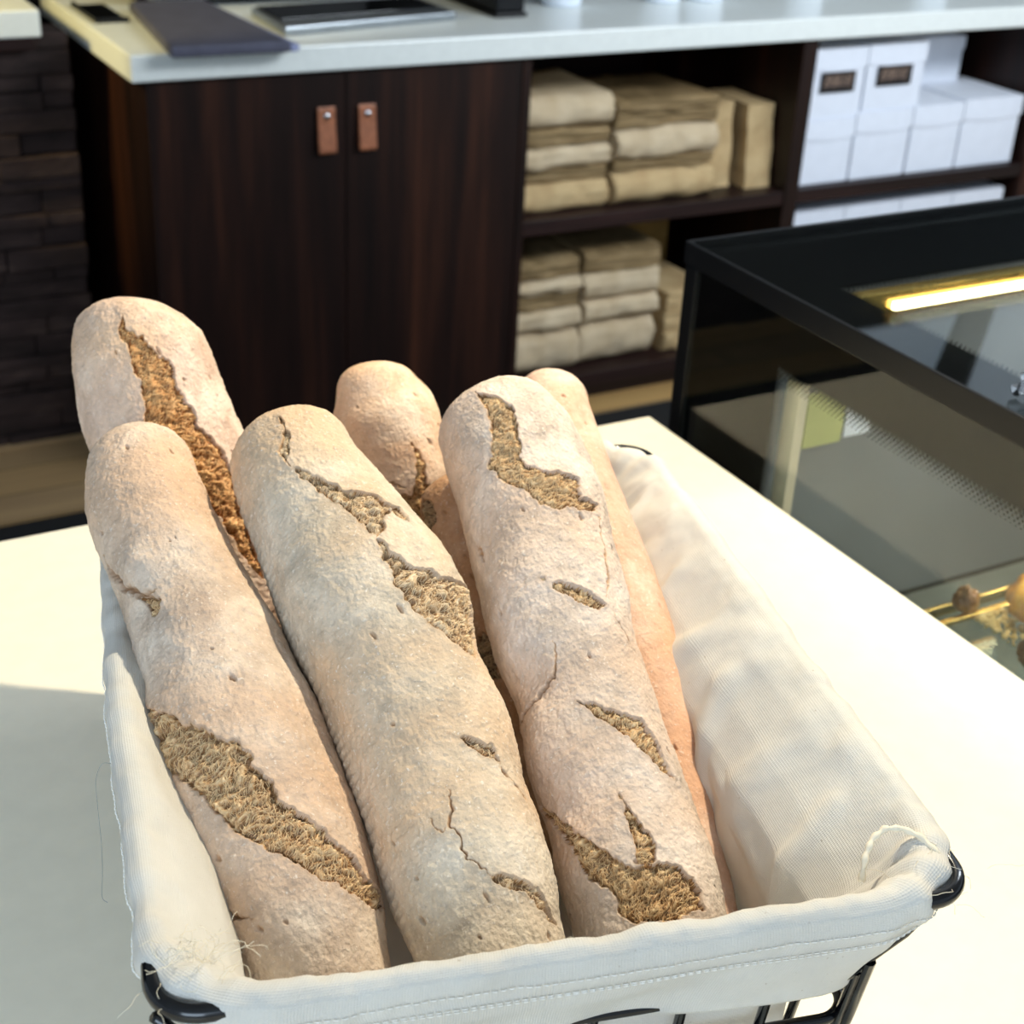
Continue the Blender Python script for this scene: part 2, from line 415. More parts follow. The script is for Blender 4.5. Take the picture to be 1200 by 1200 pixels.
# ------------------------------------------------------------------ back counter run
bw = box('worktop', (.854, 3.139, .95), (4.3, 3.925, 1.007), M['worktop'], bevel=.004)
bw.name = 'back_worktop'
tag(bw, 'long white stone worktop lying over the dark cabinet and shelves', 'worktop')
cb = thing('base_cabinet', 'dark walnut two door base cabinet with leather pulls', 'cabinet', (1.345, 3.159, 0))
X0 = -1.345; Y0 = -3.159
bm = bmesh.new(); add_box(bm, (.890+X0, 3.181+Y0, .06), (1.800+X0, 3.92+Y0, .949), .002)
add_box(bm, (.93+X0, 3.23+Y0, 0), (1.79+X0, 3.9+Y0, .06))
obj('body', from_bm(bm, 'body'), M['dark_wood'], cb)
for sgn, (xa, xb) in ((-1, (.889, 1.3425)), (1, (1.3455, 1.799))):
    d = box('door', (xa+X0, 3.159+Y0, .065), (xb+X0, 3.180+Y0, .944), M['dark_wood'], cb, .0015)
    hx = 1.294+X0 if sgn < 0 else 1.394+X0
    # a folded strap: narrow loop with a doubled lower end
    bm = bmesh.new()
    prof = [(-.002, .866), (-.006, .868), (-.009, .862), (-.011, .83), (-.016, .79), (-.018, .770), (-.014, .764), (-.008, .768), (-.004, .80), (-.003, .84)]
    va = [bm.verts.new((hx-.0205, y, z_)) for y, z_ in prof]; vb = [bm.verts.new((hx+.0205, y, z_)) for y, z_ in prof]
    for i in range(len(prof)):
        j = (i+1) % len(prof); bm.faces.new((va[i], va[j], vb[j], vb[i]))
    bm.faces.new(va); bm.faces.new(list(reversed(vb)))
    tag(obj('leather_pull', from_bm(bm, 'leather_pull'), M['leather'], d), 'tan leather strap pull')
    bm = bmesh.new(); bmesh.ops.create_uvsphere(bm, u_segments=16, v_segments=10, radius=.008)
    for vv in bm.verts: vv.co = Vector((vv.co.x+hx, vv.co.y*.6-.011, vv.co.z+.848))
    tag(obj('stud', from_bm(bm, 'stud', True), M['chrome'], d), 'round metal stud')

su = thing('open_shelf_unit', 'dark walnut open shelving under the white worktop', 'shelves', (2.66, 3.159, 0))
X1 = -2.66
box('side_panel', (1.8015+X1, 0, 0), (1.826+X1, .76, .949), M['dark_wood'], su)
box('divider', (2.650+X1, 0, 0), (2.698+X1, .76, .949), M['dark_wood'], su)
box('side_panel', (3.560+X1, 0, 0), (3.60+X1, .76, .949), M['dark_wood'], su)
for (xa, xb) in ((1.826, 2.650), (2.698, 3.560)):
    for zt in (.54, .092):
        box('shelf', (xa+.0005+X1, .004, zt-.038), (xb-.0005+X1, .745, zt), M['dark_wood_flat'], su)
box('back_panel', (1.826+X1, .746, .02), (3.56+X1, .759, .948), M['dark_wood_flat'], su)
box('plinth', (1.83+X1, .05, 0), (3.57+X1, .09, .0535), M['dark_wood_flat'], su)
box('end_panel', (3.60+X1, 0, 0), (4.28+X1, .76, .949), M['dark_wood'], su)

# ------------------------------------------------------------------ paper bag bundles
def bundle_mesh(wd, dp, h, seed, fold):
    """a flat pack of paper bags: rounded folded front (fold) or a straight block of sheet edges"""
    nx, nz, ny = 26, 10, 8
    per = []                                        # closed profile in (y,z): front face round, then back
    for k in range(nz+1):
        a = -PI/2+PI*k/nz
        if fold: per.append((.35*h*(1-math.cos(a)), h/2+h/2*math.sin(a)))
        else: per.append((.06*h*(1-math.cos(a)), h/2+h/2*math.sin(a)))
    for k in range(1, ny): per.append((dp*k/(ny-1), h))
    for k in range(ny-1, 0, -1): per.append((dp*k/(ny-1), 0))
    per = np.array(per); m = len(per)
    xs = np.linspace(0, wd, nx)
    V = np.zeros((nx, m, 3)); V[..., 0] = xs[:, None]; V[..., 1] = per[None, :, 0]; V[..., 2] = per[None, :, 1]
    Q = V.reshape(-1, 3); fall = np.clip(1-Q[:, 1]/(.5*dp), 0, 1)
    wob = fbm(Q*np.array([1, 1, 1.5]), 16, 2, seed)
    Q[:, 1] += .007*wob*fall+.0035*fall*np.sin(Q[:, 2]*2*PI/(.012 if not fold else .026)+2*wob)
    Q[:, 2] += np.where(Q[:, 2] > h*.6, -.005*np.abs(vnoise(Q*np.array([1, .3, 0]), 11, seed+3)), 0)
    Q[:, 0] += .004*vnoise(Q, 30, seed+9)*(np.abs(Q[:, 0]-wd/2) > wd*.47)
    Fq = []
    for i in range(nx-1):
        for j in range(m): Fq.append((i*m+j, i*m+(j+1) % m, (i+1)*m+(j+1) % m, (i+1)*m+j))
    me = mesh_np('bundle', Q, np.array(Fq))
    bm = bmesh.new(); bm.from_mesh(me); bm.verts.ensure_lookup_table()
    bm.faces.new([bm.verts[j] for j in range(m)]); bm.faces.new([bm.verts[(nx-1)*m+j] for j in reversed(range(m))])
    bmesh.ops.recalc_face_normals(bm, faces=bm.faces); bm.to_mesh(me); bm.free()
    return me
ordn = {5: ['lowest', 'second from the bottom', 'middle', 'second from the top', 'topmost'],
        4: ['lowest', 'second from the bottom', 'third from the bottom', 'topmost']}
def stack(x0, x1, y, levels, where, grp, seed):
    n = len(levels)
    for i, (za, zb, kind) in enumerate(levels):
        me = bundle_mesh(x1-x0-.004, .30, zb-za-.0015, seed+i, kind == 'fold' or kind == 'tan')
        o = obj('paper_bag_bundle', me, {'fold': M['paper_fold'], 'edge': M['paper_edge'], 'tan': M['paper_tan'], 'brown': M['paper_brown']}[kind])
        o.location = (x0+rs.uniform(0, .003), y+rs.uniform(0, .012)+(.016 if kind == 'edge' else 0), za+.0008)
        o.rotation_euler = (0, 0, rs.uniform(-.006, .006))
        look = {'fold': 'pale folded kraft bag bundle', 'edge': 'brown edged kraft bag bundle', 'tan': 'tan folded kraft bag bundle'}[kind]
        tag(o, look+', '+ordn[n][i]+' in '+where, 'paper bags', grp)
stack(1.832, 2.106, 3.20, [(.54,.614,'tan'),(.614,.650,'edge'),(.650,.708,'fold'),(.708,.753,'edge'),(.753,.836,'fold')],
      'the left stack, upper shelf', 'paper bag bundles on the upper shelf', 11)
stack(2.118, 2.440, 3.20, [(.54,.626,'tan'),(.626,.655,'edge'),(.655,.737,'fold'),(.737,.775,'edge'),(.775,.806,'edge')],
      'the right stack, upper shelf', 'paper bag bundles on the upper shelf', 31)
stack(1.832, 2.050, 3.20, [(.092,.212,'fold'),(.212,.270,'fold'),(.270,.315,'edge'),(.315,.355,'fold'),(.355,.405,'edge')],
      'the left stack, lower shelf', 'paper bag bundles on the lower shelf', 51)
stack(2.054, 2.300, 3.20, [(.092,.215,'fold'),(.215,.278,'fold'),(.278,.355,'fold'),(.355,.415,'edge')],
      'the right stack, lower shelf', 'paper bag bundles on the lower shelf', 71)
def paper_bag(x0, x1, y0, y1, z0, z1, mat, label, group):
    """upright folded paper bag: gusseted sides, slightly open crimped top"""
    bm = bmesh.new(); rows = 7; rr = []
    for k in range(rows):
        f = k/(rows-1); zz = z0+(z1-z0)*f; g = .012*math.sin(f*PI*.8); pin = (y1-y0)*.10*f
        ring = [(x0+.002*math.sin(k*2.1), y0+pin), ((x0+x1)/2, y0+pin-.006*math.sin(k*1.3)), (x1-.003*math.sin(k*1.7), y0+pin),
                (x1-g, (y0+y1)/2), (x1, y1-pin), ((x0+x1)/2, y1-pin), (x0, y1-pin), (x0+g, (y0+y1)/2)]
        rr.append([bm.verts.new((a, b, zz)) for a, b in ring])
    for k in range(rows-1):
        for j in range(8): bm.faces.new((rr[k][j], rr[k][(j+1) % 8], rr[k+1][(j+1) % 8], rr[k+1][j]))
    bm.faces.new(list(reversed(rr[0]))); bm.faces.new(rr[-1])
    return tag(obj('paper_bag', from_bm(bm, 'paper_bag'), mat), label, 'paper bag', group)
g_ = 'paper bags standing on the upper shelf'
paper_bag(2.452, 2.532, 3.26, 3.46, .5405, .770, M['paper_tan'], 'tan paper bag standing between the bag stack and another upright bag', g_)
paper_bag(2.556, 2.642, 3.22, 3.46, .5405, .765, M['paper_tan'], 'tan paper bag standing against the dark shelf divider', g_)
bx = box('cardboard_box', (2.10, 3.56, .0925), (2.56, 3.86, .495), M['paper_brown'], bevel=.004)
tag(bx, 'brown cardboard box standing behind the bags on the lower shelf', 'box')
for k, (za, zb) in enumerate(((.0925, .15), (.151, .21), (.211, .27))):
    me = bundle_mesh(.15, .26, zb-za, 90+k, False); o = obj('paper_bag_bundle', me, M['paper_tan']); o.location = (2.335, 3.215, za); o.rotation_euler = (0, 0, .03)
    tag(o, ['lowest', 'middle', 'topmost'][k]+' pale yellow paper bundle in the small stack beside the black display case', 'paper bags', 'yellow paper bundles on the lower shelf')

# ------------------------------------------------------------------ white boxes
def carton(x0, x1, y0, y1, z0, z1, label, group, lab=None, lid=None):
    t = thing('white_box', label, 'box', ((x0+x1)/2, y0, z0), 0, group)
    wx, dy, h = (x1-x0)/2, y1-y0, z1-z0
    lid = lid or h*.28
    # tapered body, lid with slightly bowed lower edge
    bm = bmesh.new(); add_box(bm, (-wx+.002, .002, 0), (wx-.002, dy-.002, h-lid*.5), .003)
    obj('body', from_bm(bm, 'body'), M['white_card'], t)
    bm = bmesh.new(); n = 12
    top = []; bot = []
    for i in range(n+1):
        xx = -wx+2*wx*i/n; top.append(bm.verts.new((xx, 0, h))); bot.append(bm.verts.new((xx, -.0015, h-lid-.008*math.sin(PI*i/n))))
    tb = [bm.verts.new((v.co.x, dy, h)) for v in top]; bb = [bm.verts.new((v.co.x, dy, h-lid)) for v in top]
    for i in range(n):
        bm.faces.new((bot[i], bot[i+1], top[i+1], top[i])); bm.faces.new((top[i], top[i+1], tb[i+1], tb[i])); bm.faces.new((tb[i], tb[i+1], bb[i+1], bb[i]))
    bm.faces.new((bot[0], top[0], tb[0], bb[0])); bm.faces.new((top[n], bot[n], bb[n], tb[n]))
    obj('lid', from_bm(bm, 'lid'), M['white_card'], t)
    if lab:
        lx0, lx1, lz0, lz1 = lab
        l = box('label', (lx0-(x0+x1)/2, -.0032, lz0-z0), (lx1-(x0+x1)/2, -.0018, lz1-z0), M['label_black'], t, 0)
        bm = bmesh.new(); q = random.Random(3); xx = lx0-(x0+x1)/2+.012; zm = (lz0+lz1)/2-z0+.004
        while xx < lx1-(x0+x1)/2-.02:              # a row of small slanted strokes, illegible in the photograph too
            ww = q.uniform(.008, .013); hh = q.uniform(.012, .019); s_ = .006
            pts = [(xx, zm-hh), (xx+.005, zm-hh), (xx+.005+s_, zm+hh), (xx+s_, zm+hh)]
            bm.faces.new([bm.verts.new((a, -.0036, b)) for a, b in pts]); xx += ww
        obj('print', from_bm(bm, 'print'), M['label_ink'], l)
    return t
g_ = 'white cartons on the upper shelf'
carton(2.714, 2.895, 3.19, 3.45, .5405, .722, 'plain white box under the left black labelled box', g_)
carton(2.899, 3.105, 3.19, 3.45, .5405, .732, 'plain white box under the right black labelled box', g_)
carton(3.110, 3.300, 3.19, 3.45, .5405, .735, 'plain white box on the shelf, second from the right end', g_)
carton(3.304, 3.535, 3.19, 3.45, .5405, .740, 'plain white box at the right end of the shelf', g_)
carton(2.716, 2.905, 3.192, 3.43, .7225, .912, 'white box with black label, nearer the dark divider', g_, (2.748, 2.868, .795, .850))
carton(2.909, 3.120, 3.192, 3.43, .7325, .915, 'white box with black label, further from the dark divider', g_, (2.946, 3.072, .802, .857))
carton(3.235, 3.47, 3.40, 3.60, .7405, .875, 'white box set back on top of the two plain boxes at right', g_)
g_ = 'white cartons on the lower shelf'
for k, (a, b) in enumerate(((2.720, 2.905), (2.909, 3.115), (3.119, 3.32), (3.324, 3.53))):
    carton(a, b, 3.19, 3.45, .0925, .462, ['first', 'second', 'third', 'fourth'][k]+' white box from the divider, showing just above the black case', g_)

# ------------------------------------------------------------------ things on the back worktop
ZT = 1.007
def slab_quad(name, pts, z0, z1, mat, parent=None, bev=.004):
    bm = bmesh.new(); a = [bm.verts.new((x, y, z0)) for x, y in pts]; b = [bm.verts.new((x, y, z1)) for x, y in pts]; n = len(pts)
    fs = [bm.faces.new(list(reversed(a))), bm.faces.new(b)]
    for i in range(n): fs.append(bm.faces.new((a[i], a[(i+1) % n], b[(i+1) % n], b[i])))
    bmesh.ops.recalc_face_normals(bm, faces=bm.faces)
    if bev: bmesh.ops.bevel(bm, geom=list(bm.edges), offset=bev, segments=2, affect='EDGES', profile=.5)
    return obj(name, from_bm(bm, name), mat, parent)
t = thing('document_sleeve', 'dark slate grey sleeve lying flat at the end of the white worktop', 'sleeve', (1.05, 3.3, ZT))
slab_quad('sleeve_body', [(.925-1.05, 3.085-3.3), (1.185-1.05, 3.080-3.3), (1.165-1.05, 3.60-3.3), (.985-1.05, 3.60-3.3)], .0005, .024, M['slate_fabric'], t, .006)
slab_quad('edge_panel', [(1.186-1.05, 3.082-3.3), (1.208-1.05, 3.088-3.3), (1.180-1.05, 3.585-3.3), (1.167-1.05, 3.58-3.3)], .0005, .016, M['lavender_trim'], t, .003)
t = thing('tray', 'flat dark tray left of the slate sleeve at the worktop end', 'tray', (.93, 3.5, ZT))
bm = bmesh.new(); add_box(bm, (-.055, -.02, .0005), (.022, .20, .004), .001); add_box(bm, (-.055, -.02, .004), (-.047, .20, .012), .001); add_box(bm, (-.047, -.02, .004), (.022, -.012, .012), .001)
obj('tray_base', from_bm(bm, 'tray_base'), M['black_satin'], t)
t = thing('hot_plate', 'flat black glass hot plate with a steel front lip', 'hot plate', (1.48, 3.38, ZT))
slab_quad('plate_frame', [(-.245, -.135), (.225, -.05), (.22, .15), (-.235, .11)], .0005, .020, M['steel'], t, .004)
slab_quad('glass_top', [(-.225, -.065), (.20, .0), (.195, .14), (-.225, .10)], .0202, .024, M['black_gloss'], t, .001)
t = thing('coffee_machine', 'long black appliance at the back of the white worktop', 'machine', (1.32, 3.78, ZT))
bm = bmesh.new(); add_box(bm, (-.32, -.13, .018), (.30, .12, .32), .01)
obj('body', from_bm(bm, 'body'), M['black_satin'], t)
for xx in (-.27, .25):
    for yy in (-.10, .09): box('foot', (xx-.02, yy-.02, .0005), (xx+.02, yy+.02, .018), M['rubber'], t, .003)
box('drip_tray', (-.28, -.165, .020), (.26, -.131, .045), M['steel'], t, .004)
t = thing('card_terminal', 'black box shaped device standing on the worktop above the shelf edge', 'device', (1.86, 3.46, ZT))
box('housing', (-.045, -.13, .012), (.035, .18, .30), M['black_satin'], t, .006)
box('foot_plate', (-.05, -.135, .0005), (.04, .185, .0118), M['black_satin'], t, .003)
def container(x, y, r, label):
    t = thing('container', label, 'container', (x, y, ZT), 0, 'white containers on the back worktop')
    n = 28; prof = [(.0, .0008), (r*.86, .0008), (r*.90, .006), (r, .10), (r*1.03, .105), (r*1.03, .112), (r*.97, .112), (r*.86, .008), (0, .008)]
    V, Fq = [], []
    for k, (rr, zz) in enumerate(prof):
        for i in range(n): V.append((max(rr, 1e-4)*math.cos(2*PI*i/n), max(rr, 1e-4)*math.sin(2*PI*i/n), zz))
    for k in range(len(prof)-1):
        for i in range(n): Fq.append((k*n+i, k*n+(i+1) % n, (k+1)*n+(i+1) % n, (k+1)*n+i))
    obj('cup', mesh_np('cup', np.array(V), np.array(Fq)), M['white_plastic'], t)
    rr = [(r*1.035*math.cos(a), r*1.035*math.sin(a), .109) for a in np.linspace(0, 2*PI, 33)[:-1]]
    tube('rim', rr, .0025, M['white_plastic'], t, 6, True)
container(2.075, 3.46, .058, 'white round container beside the black device')
container(2.38, 3.45, .055, 'white round container, left one of the close pair')
container(2.515, 3.44, .055, 'white round container, right one of the close pair')
container(2.86, 3.44, .055, 'white round container above the left black labelled box')
container(3.32, 3.43, .055, 'white round container nearest the right end of the worktop')

# ------------------------------------------------------------------ display case
dc = thing('display_case', 'black glass pastry display case beside the cream counter', 'display case', (.91, 1.231, 0))
DX, DY = .91, 1.231
def dbox(name, lo, hi, mat, bev=.001, par=dc):
    return box(name, (lo[0]-DX, lo[1]-DY, lo[2]), (hi[0]-DX, hi[1]-DY, hi[2]), mat, par, bev)
XE, YN = 2.3, -.3
LT = 1.195
dbox('top_pane', (.913, YN, LT-.008), (XE, 1.228, LT), M['pane'], 0)
# printed black border under the top pane with a dotted inner edge (left x<.994, back y>1.07)
bm = bmesh.new()
def sheet_h(x0, y0, x1, y1, z_, th=.0012):
    add_box(bm, (x0-DX, y0-DY, z_-th), (x1-DX, y1-DY, z_))
sheet_h(.916, YN, .988, 1.2255, LT-.0085); sheet_h(.988, 1.076, XE, 1.2255, LT-.0085)
obj('top_border', from_bm(bm, 'top_border'), M['black_print'], dc)
def dots(name, cells, plane):
    bm = bmesh.new()
    for (a, b, s_) in cells:
        pts = [(a-s_, b), (a, b-s_), (a+s_, b), (a, b+s_)]
        if plane == 'h': vs = [bm.verts.new((x-DX, y-DY, LT-.0095)) for x, y in pts]
        else: vs = [bm.verts.new((.9145-DX, y-DY, z_)) for y, z_ in pts]
        bm.faces.new(vs)
    return tag(obj(name, from_bm(bm, name), M['black_print'], dc), kind='stuff')
cells = []
P_ = .0058
for i in range(3):
    k = 0
    while True:
        y = 1.07-k*P_-(P_/2 if i % 2 else 0)
        if y < YN: break
        cells.append((.9895+i*P_*.72, y, .0029-.0006*i)); k += 1
    k = 0
    while True:
        x = .994+k*P_+(P_/2 if i % 2 else 0)
        if x > XE: break
        cells.append((x, 1.0745-i*P_*.72, .0029-.0006*i)); k += 1
dots('top_dots', cells, 'h')
# black metal rim under the lid
bm = bmesh.new()
add_box(bm, (.9085-DX, YN-DY, LT-.023), (.9128-DX, 1.2315-DY, LT+.001), .001)
add_box(bm, (.9128-DX, 1.2282-DY, LT-.023), (XE-DX, 1.2325-DY, LT+.001), .001)
obj('lid_rim', from_bm(bm, 'lid_rim'), M['black_satin'], dc)
# left side pane with its printed border
dbox('side_pane', (.910, YN, .10), (.9140, 1.208, LT-.024), M['pane'], 0)
bm = bmesh.new()
def sheet_v(y0, z0, y1, z1): add_box(bm, (.9142-DX, y0-DY, z0), (.9156-DX, y1-DY, z1))
sheet_v(1.064, .10, 1.206, LT-.025); sheet_v(YN, 1.118, 1.064, LT-.025)
obj('side_border', from_bm(bm, 'side_border'), M['black_print'], dc)
cells = []
for i in range(5):
    k = 0
    while True:
        y = 1.064-k*P_-(P_/2 if i % 2 else 0)
        if y < YN: break
        cells.append((y, 1.1165-i*P_*.62, .0030-.00045*i)); k += 1
    k = 0
    while True:
        z_ = 1.112-k*P_*.6-(P_*.3 if i % 2 else 0)
        if z_ < .5: break
        cells.append((1.0635-i*P_*.62, z_, .0024-.0004*i)); k += 1
dots('side_dots', cells, 'v')
# corner post at the back, back panel, base, inner posts, deck
dbox('corner_post', (.911, 1.2085, .02), (.935, 1.2305, LT-.024), M['black_satin'], .002)
dbox('back_panel', (.936, 1.214, .02), (XE, 1.2275, LT-.010), M['black_satin'], .001)
tag(dbox('inner_post', (.930, 1.043, .30), (.942, 1.065, 1.104), M['post'], .001), 'beige inner corner post')
tag(dbox('inner_post', (1.75, 1.012, .30), (1.77, 1.040, 1.104), M['post'], .001), 'beige inner corner post')
tag(dbox('clamp', (.931, 1.040, 1.1045), (.943, 1.060, 1.114), M['chrome'], .002), 'chrome clamp')
dbox('light_strip', (1.04, 1.046, LT-.030), (XE-.02, 1.052, LT-.022), M['led'], .001)
bulb_bm = bmesh.new(); bmesh.ops.create_uvsphere(bulb_bm, u_segments=20, v_segments=12, radius=.017)
for vv in bulb_bm.verts: vv.co = Vector((vv.co.x+1.185-DX, vv.co.y+.985-DY, vv.co.z*.6+LT-.022))
obj('bulb', from_bm(bulb_bm, 'bulb', True), M['bulb'], dc)
case_l = lamp('case_light', 'AREA', (1.42, .98, LT-.036), (1.40, 1.00, .7), 4.0, (1.0, .95, .83), 1.0, .02)
dbox('light_rail', (.95, 1.0525, LT-.036), (XE-.01, 1.068, LT-.012), M['brass'], .001)
dbox('plinth', (.915, YN+.02, 0), (XE, 1.207, .0995), M['black_satin'], .002)
dbox('deck', (.918, YN+.02, .66), (XE-.02, 1.205, .675), M['grey_panel'], .001)
dbox('back_lining', (.937, 1.208, .68), (XE-.01, 1.2135, LT-.012), M['lining'], 0)
dbox('front_pane', (.917, YN, .68), (XE, YN+.006, LT-.012), M['pane'], 0)
dbox('end_panel', (XE, YN, .02), (XE+.012, 1.2275, LT), M['black_satin'], .001)
sh = dbox('glass_shelf', (.945, .30, .925), (1.9, .862, .931), M['pane'], 0)
tag(sh, 'clear glass shelf')
tag(dbox('shelf_edge', (.945, .8625, .922), (1.9, .8665, .933), M['brass'], .0005), 'gold shelf edge')
tag(dbox('shelf_rail', (.945, .835, .9315), (1.9, .841, .9365), M['brass'], .0005), 'bright gold rail')

# wares in the case
def lump(name, loc, dims, seed, mat, rough_, label, cat, squash=0.0, group=None):
    n, m = 48, 32; V = []; Fq = []
    th = np.linspace(0, PI, m)
    for a in th:
        for i in range(n):
            b = 2*PI*i/n; V.append((max(math.sin(a), 1e-3)*math.cos(b), max(math.sin(a), 1e-3)*math.sin(b), math.cos(a)))
    V = np.array(V); nn = V.copy()
    V[:, 2] = np.where(V[:, 2] < 0, V[:, 2]*.55, V[:, 2])
    V = V*(1+rough_*fbm(nn, 2.2, 3, seed)[:, None])
    if squash: V[:, 2] *= 1-squash*np.exp(-((nn[:, 0]*1.2)**2))*(V[:, 2] > 0)
    V = V*np.array(dims)
    V[:, 2] -= V[:, 2].min()
    for k in range(m-1):
        for i in range(n): Fq.append((k*n+i, (k+1)*n+i, (k+1)*n+(i+1) % n, k*n+(i+1) % n))
    o = obj(name, mesh_np(name, V, np.array(Fq)), mat); o.location = loc
    return tag(o, label, cat, group)
def bun_mat(name, a, b, c_):
    t = NT(name); vec = t.coord(); n = t.noise(vec, 28, 4, .6, .6); n2 = t.noise(vec, 200, 3)
    t.set(Base_Color=t.ramp(n, [(.3, a), (.5, b), (.72, c_)]), Roughness=.38, Normal=t.bump(n2, .25, .001)); return t.m
M['bun'] = bun_mat('golden_glaze', rgb('8a4f1e'), rgb('cf8f35'), rgb('f0c566'))
M['bun_dark'] = bun_mat('brown_crust', rgb('4a2a12'), rgb('8a5a28'), rgb('c9954c'))
M['crumbs'] = bun_mat('pale_crumbs', rgb('b99455'), rgb('e0c080'), rgb('f3deaa'))
ZS = .9312
lump('glazed_bun', (1.070, .806, ZS), (.050, .030, .042), 5, M['bun'], .10, 'golden glazed bun at the back of the glass shelf in the display case', 'bun', .15)
lump('crusty_roll', (1.020, .738, ZS), (.046, .034, .032), 8, M['bun_dark'], .16, 'dark brown crusty roll in front of the golden bun', 'roll', .2)
lump('flat_pastry', (1.008, .672, ZS), (.055, .028, .020), 12, M['bun'], .12, 'pale golden flat pastry nearest the cream counter edge', 'pastry', .1)
lump('pastry_piece', (1.006, .850, ZS), (.013, .012, .016), 14, M['bun_dark'], .2, 'small brown pastry piece touching the gold rail', 'pastry')
bm = bmesh.new(); q = random.Random(7)
for k in range(150):
    x, y = 1.005+abs(q.gauss(0, .018)), .815+q.gauss(0, .022)
    s_ = q.uniform(.001, .003)
    mtx = Matrix.Translation((x, min(y, .832), ZS+s_*.8)) @ Matrix.Rotation(q.uniform(0, 3), 4, 'X') @ Matrix.Diagonal((s_, s_*1.4, s_, 1))
    bmesh.ops.create_icosphere(bm, subdivisions=1, radius=1, matrix=mtx)
tag(obj('crumbs', from_bm(bm, 'crumbs'), M['crumbs']), 'pale loose crumbs scattered on the glass shelf', 'crumbs', kind='stuff')
c1 = box('card', (1.088, 1.2035, .930), (1.146, 1.2075, 1.000), M['green_card'], bevel=.001)
tag(c1, 'pale green card on the back wall inside the case, beside the beige post', 'card')
c2 = box('card', (1.150, 1.2035, .934), (1.190, 1.2075, .972), M['white_card'], bevel=.001)
tag(c2, 'pale blue white card on the case back wall, right of the green card', 'card')
# acrylic clip on top of the case
cl = thing('card_holder', 'clear faceted acrylic card holder on top of the black case', 'card holder', (.952, .775, LT+.001))
bm = bmesh.new(); bmesh.ops.create_icosphere(bm, subdivisions=1, radius=.02)
for vv in bm.verts: vv.co = Vector((vv.co.x*1.3, vv.co.y*1.0, vv.co.z*.75+.0155))
obj('foot', from_bm(bm, 'foot'), M['crystal'], cl)
bm = bmesh.new(); bmesh.ops.create_icosphere(bm, subdivisions=1, radius=.0065)
for vv in bm.verts: vv.co = Vector((vv.co.x-.016, vv.co.y+.012, vv.co.z+.0066))
obj('stud', from_bm(bm, 'stud'), M['chrome'], cl)
# ceiling downlights that show in the reflection of the case top
for k, (x, y) in enumerate(((4.21, 3.60), (4.9, 3.2))):
    dl = thing('downlight', ['round ceiling downlight near the back wall', 'round ceiling downlight further from the back wall'][k], 'ceiling light', (x, y, 2.69), 0, 'ceiling downlights')
    n = 32
    rg = [(.09*math.cos(a), .09*math.sin(a), -.004) for a in np.linspace(0, 2*PI, n+1)[:-1]]
    tube('trim_ring', rg, .008, M['steel'], dl, 8, True)
    bm = bmesh.new(); bmesh.ops.create_circle(bm, cap_ends=True, segments=n, radius=.083)
    for vv in bm.verts: vv.co.z = -.004
    obj('lens', from_bm(bm, 'lens'), M['downlight'], dl)
bm = bmesh.new(); add_box(bm, (-1.0, -.055, -.10), (1.0, .055, -.002), .002)
bo = obj('trim_2', from_bm(bm, 'trim_2'), M['dark_wall']); bo.location = (3.78, 3.46, 2.69); bo.rotation_euler = (0, 0, math.radians(39)); tag(bo, kind='structure')
cp_ = thing('added_glow_panel', 'large pale blue luminous panel on the ceiling above the shelves', 'ceiling light', (3.9, 2.9, 2.69))  # added glowing sheets that brighten the ceiling mirrored in the case top
for i in range(3):
    for j in range(2):
        tag(box('glow_tile', (-1.5+i*1.0, -1.0+j*1.0, -.012), (-.505+i*1.0, -.005+j*1.0, -.001), M['fill_glow'], cp_, 0))
# ------------------------------------------------------------------ wire basket
bk = thing('wire_basket', 'black wire bread basket standing on the cream counter', 'basket', BASKET, BROT)
def rrect(hu, hv, rc, z_, nc=10, ns=14):
    """rounded rectangle, counter clockwise from the middle of the right side"""
    P = []
    cs = [(hu-rc, hv-rc, 0), (-hu+rc, hv-rc, PI/2), (-hu+rc, -hv+rc, PI), (hu-rc, -hv+rc, 3*PI/2)]
    for i, (cx, cy_, a0) in enumerate(cs):
        arc = [(cx+rc*math.cos(a0+PI/2*k/nc), cy_+rc*math.sin(a0+PI/2*k/nc)) for k in range(nc+1)]
        P += arc
        nx_ = cs[(i+1) % 4]; a1 = nx_[2]; e = (nx_[0]+rc*math.cos(a1), nx_[1]+rc*math.sin(a1)); s_ = arc[-1]
        for k in range(1, ns): P.append((s_[0]+(e[0]-s_[0])*k/ns, s_[1]+(e[1]-s_[1])*k/ns))
    return np.array([(x, y, z_) for x, y in P])
ZR = .176
def rim_shift(P):
    # the left rim runs slightly inwards towards the front, the right rim stands a little further out
    return .009*sstep(.0, .15, -P[..., 0])*sstep(-.02, .23, -P[..., 1])+.0045*sstep(.0, .15, P[..., 0])
rim_p = rrect(.199, .253, .022, ZR); rim_p[:, 0] += rim_shift(rim_p)
tube('rim_wire', rim_p, .0046, M['wire'], bk, 12, True)
tube('upper_ring', rrect(.163, .246, .018, .127), .0033, M['wire'], bk, 10, True)
tube('lower_ring', rrect(.158, .242, .018, .092), .0033, M['wire'], bk, 10, True)
tube('base_ring', rrect(.150, .232, .018, .0045), .0038, M['wire'], bk, 10, True)
def upright(top, bot):
    tube('upright_wire', [top, tuple(np.array(top)*.5+np.array(bot)*.5), bot], .0027, M['wire'], bk, 8)
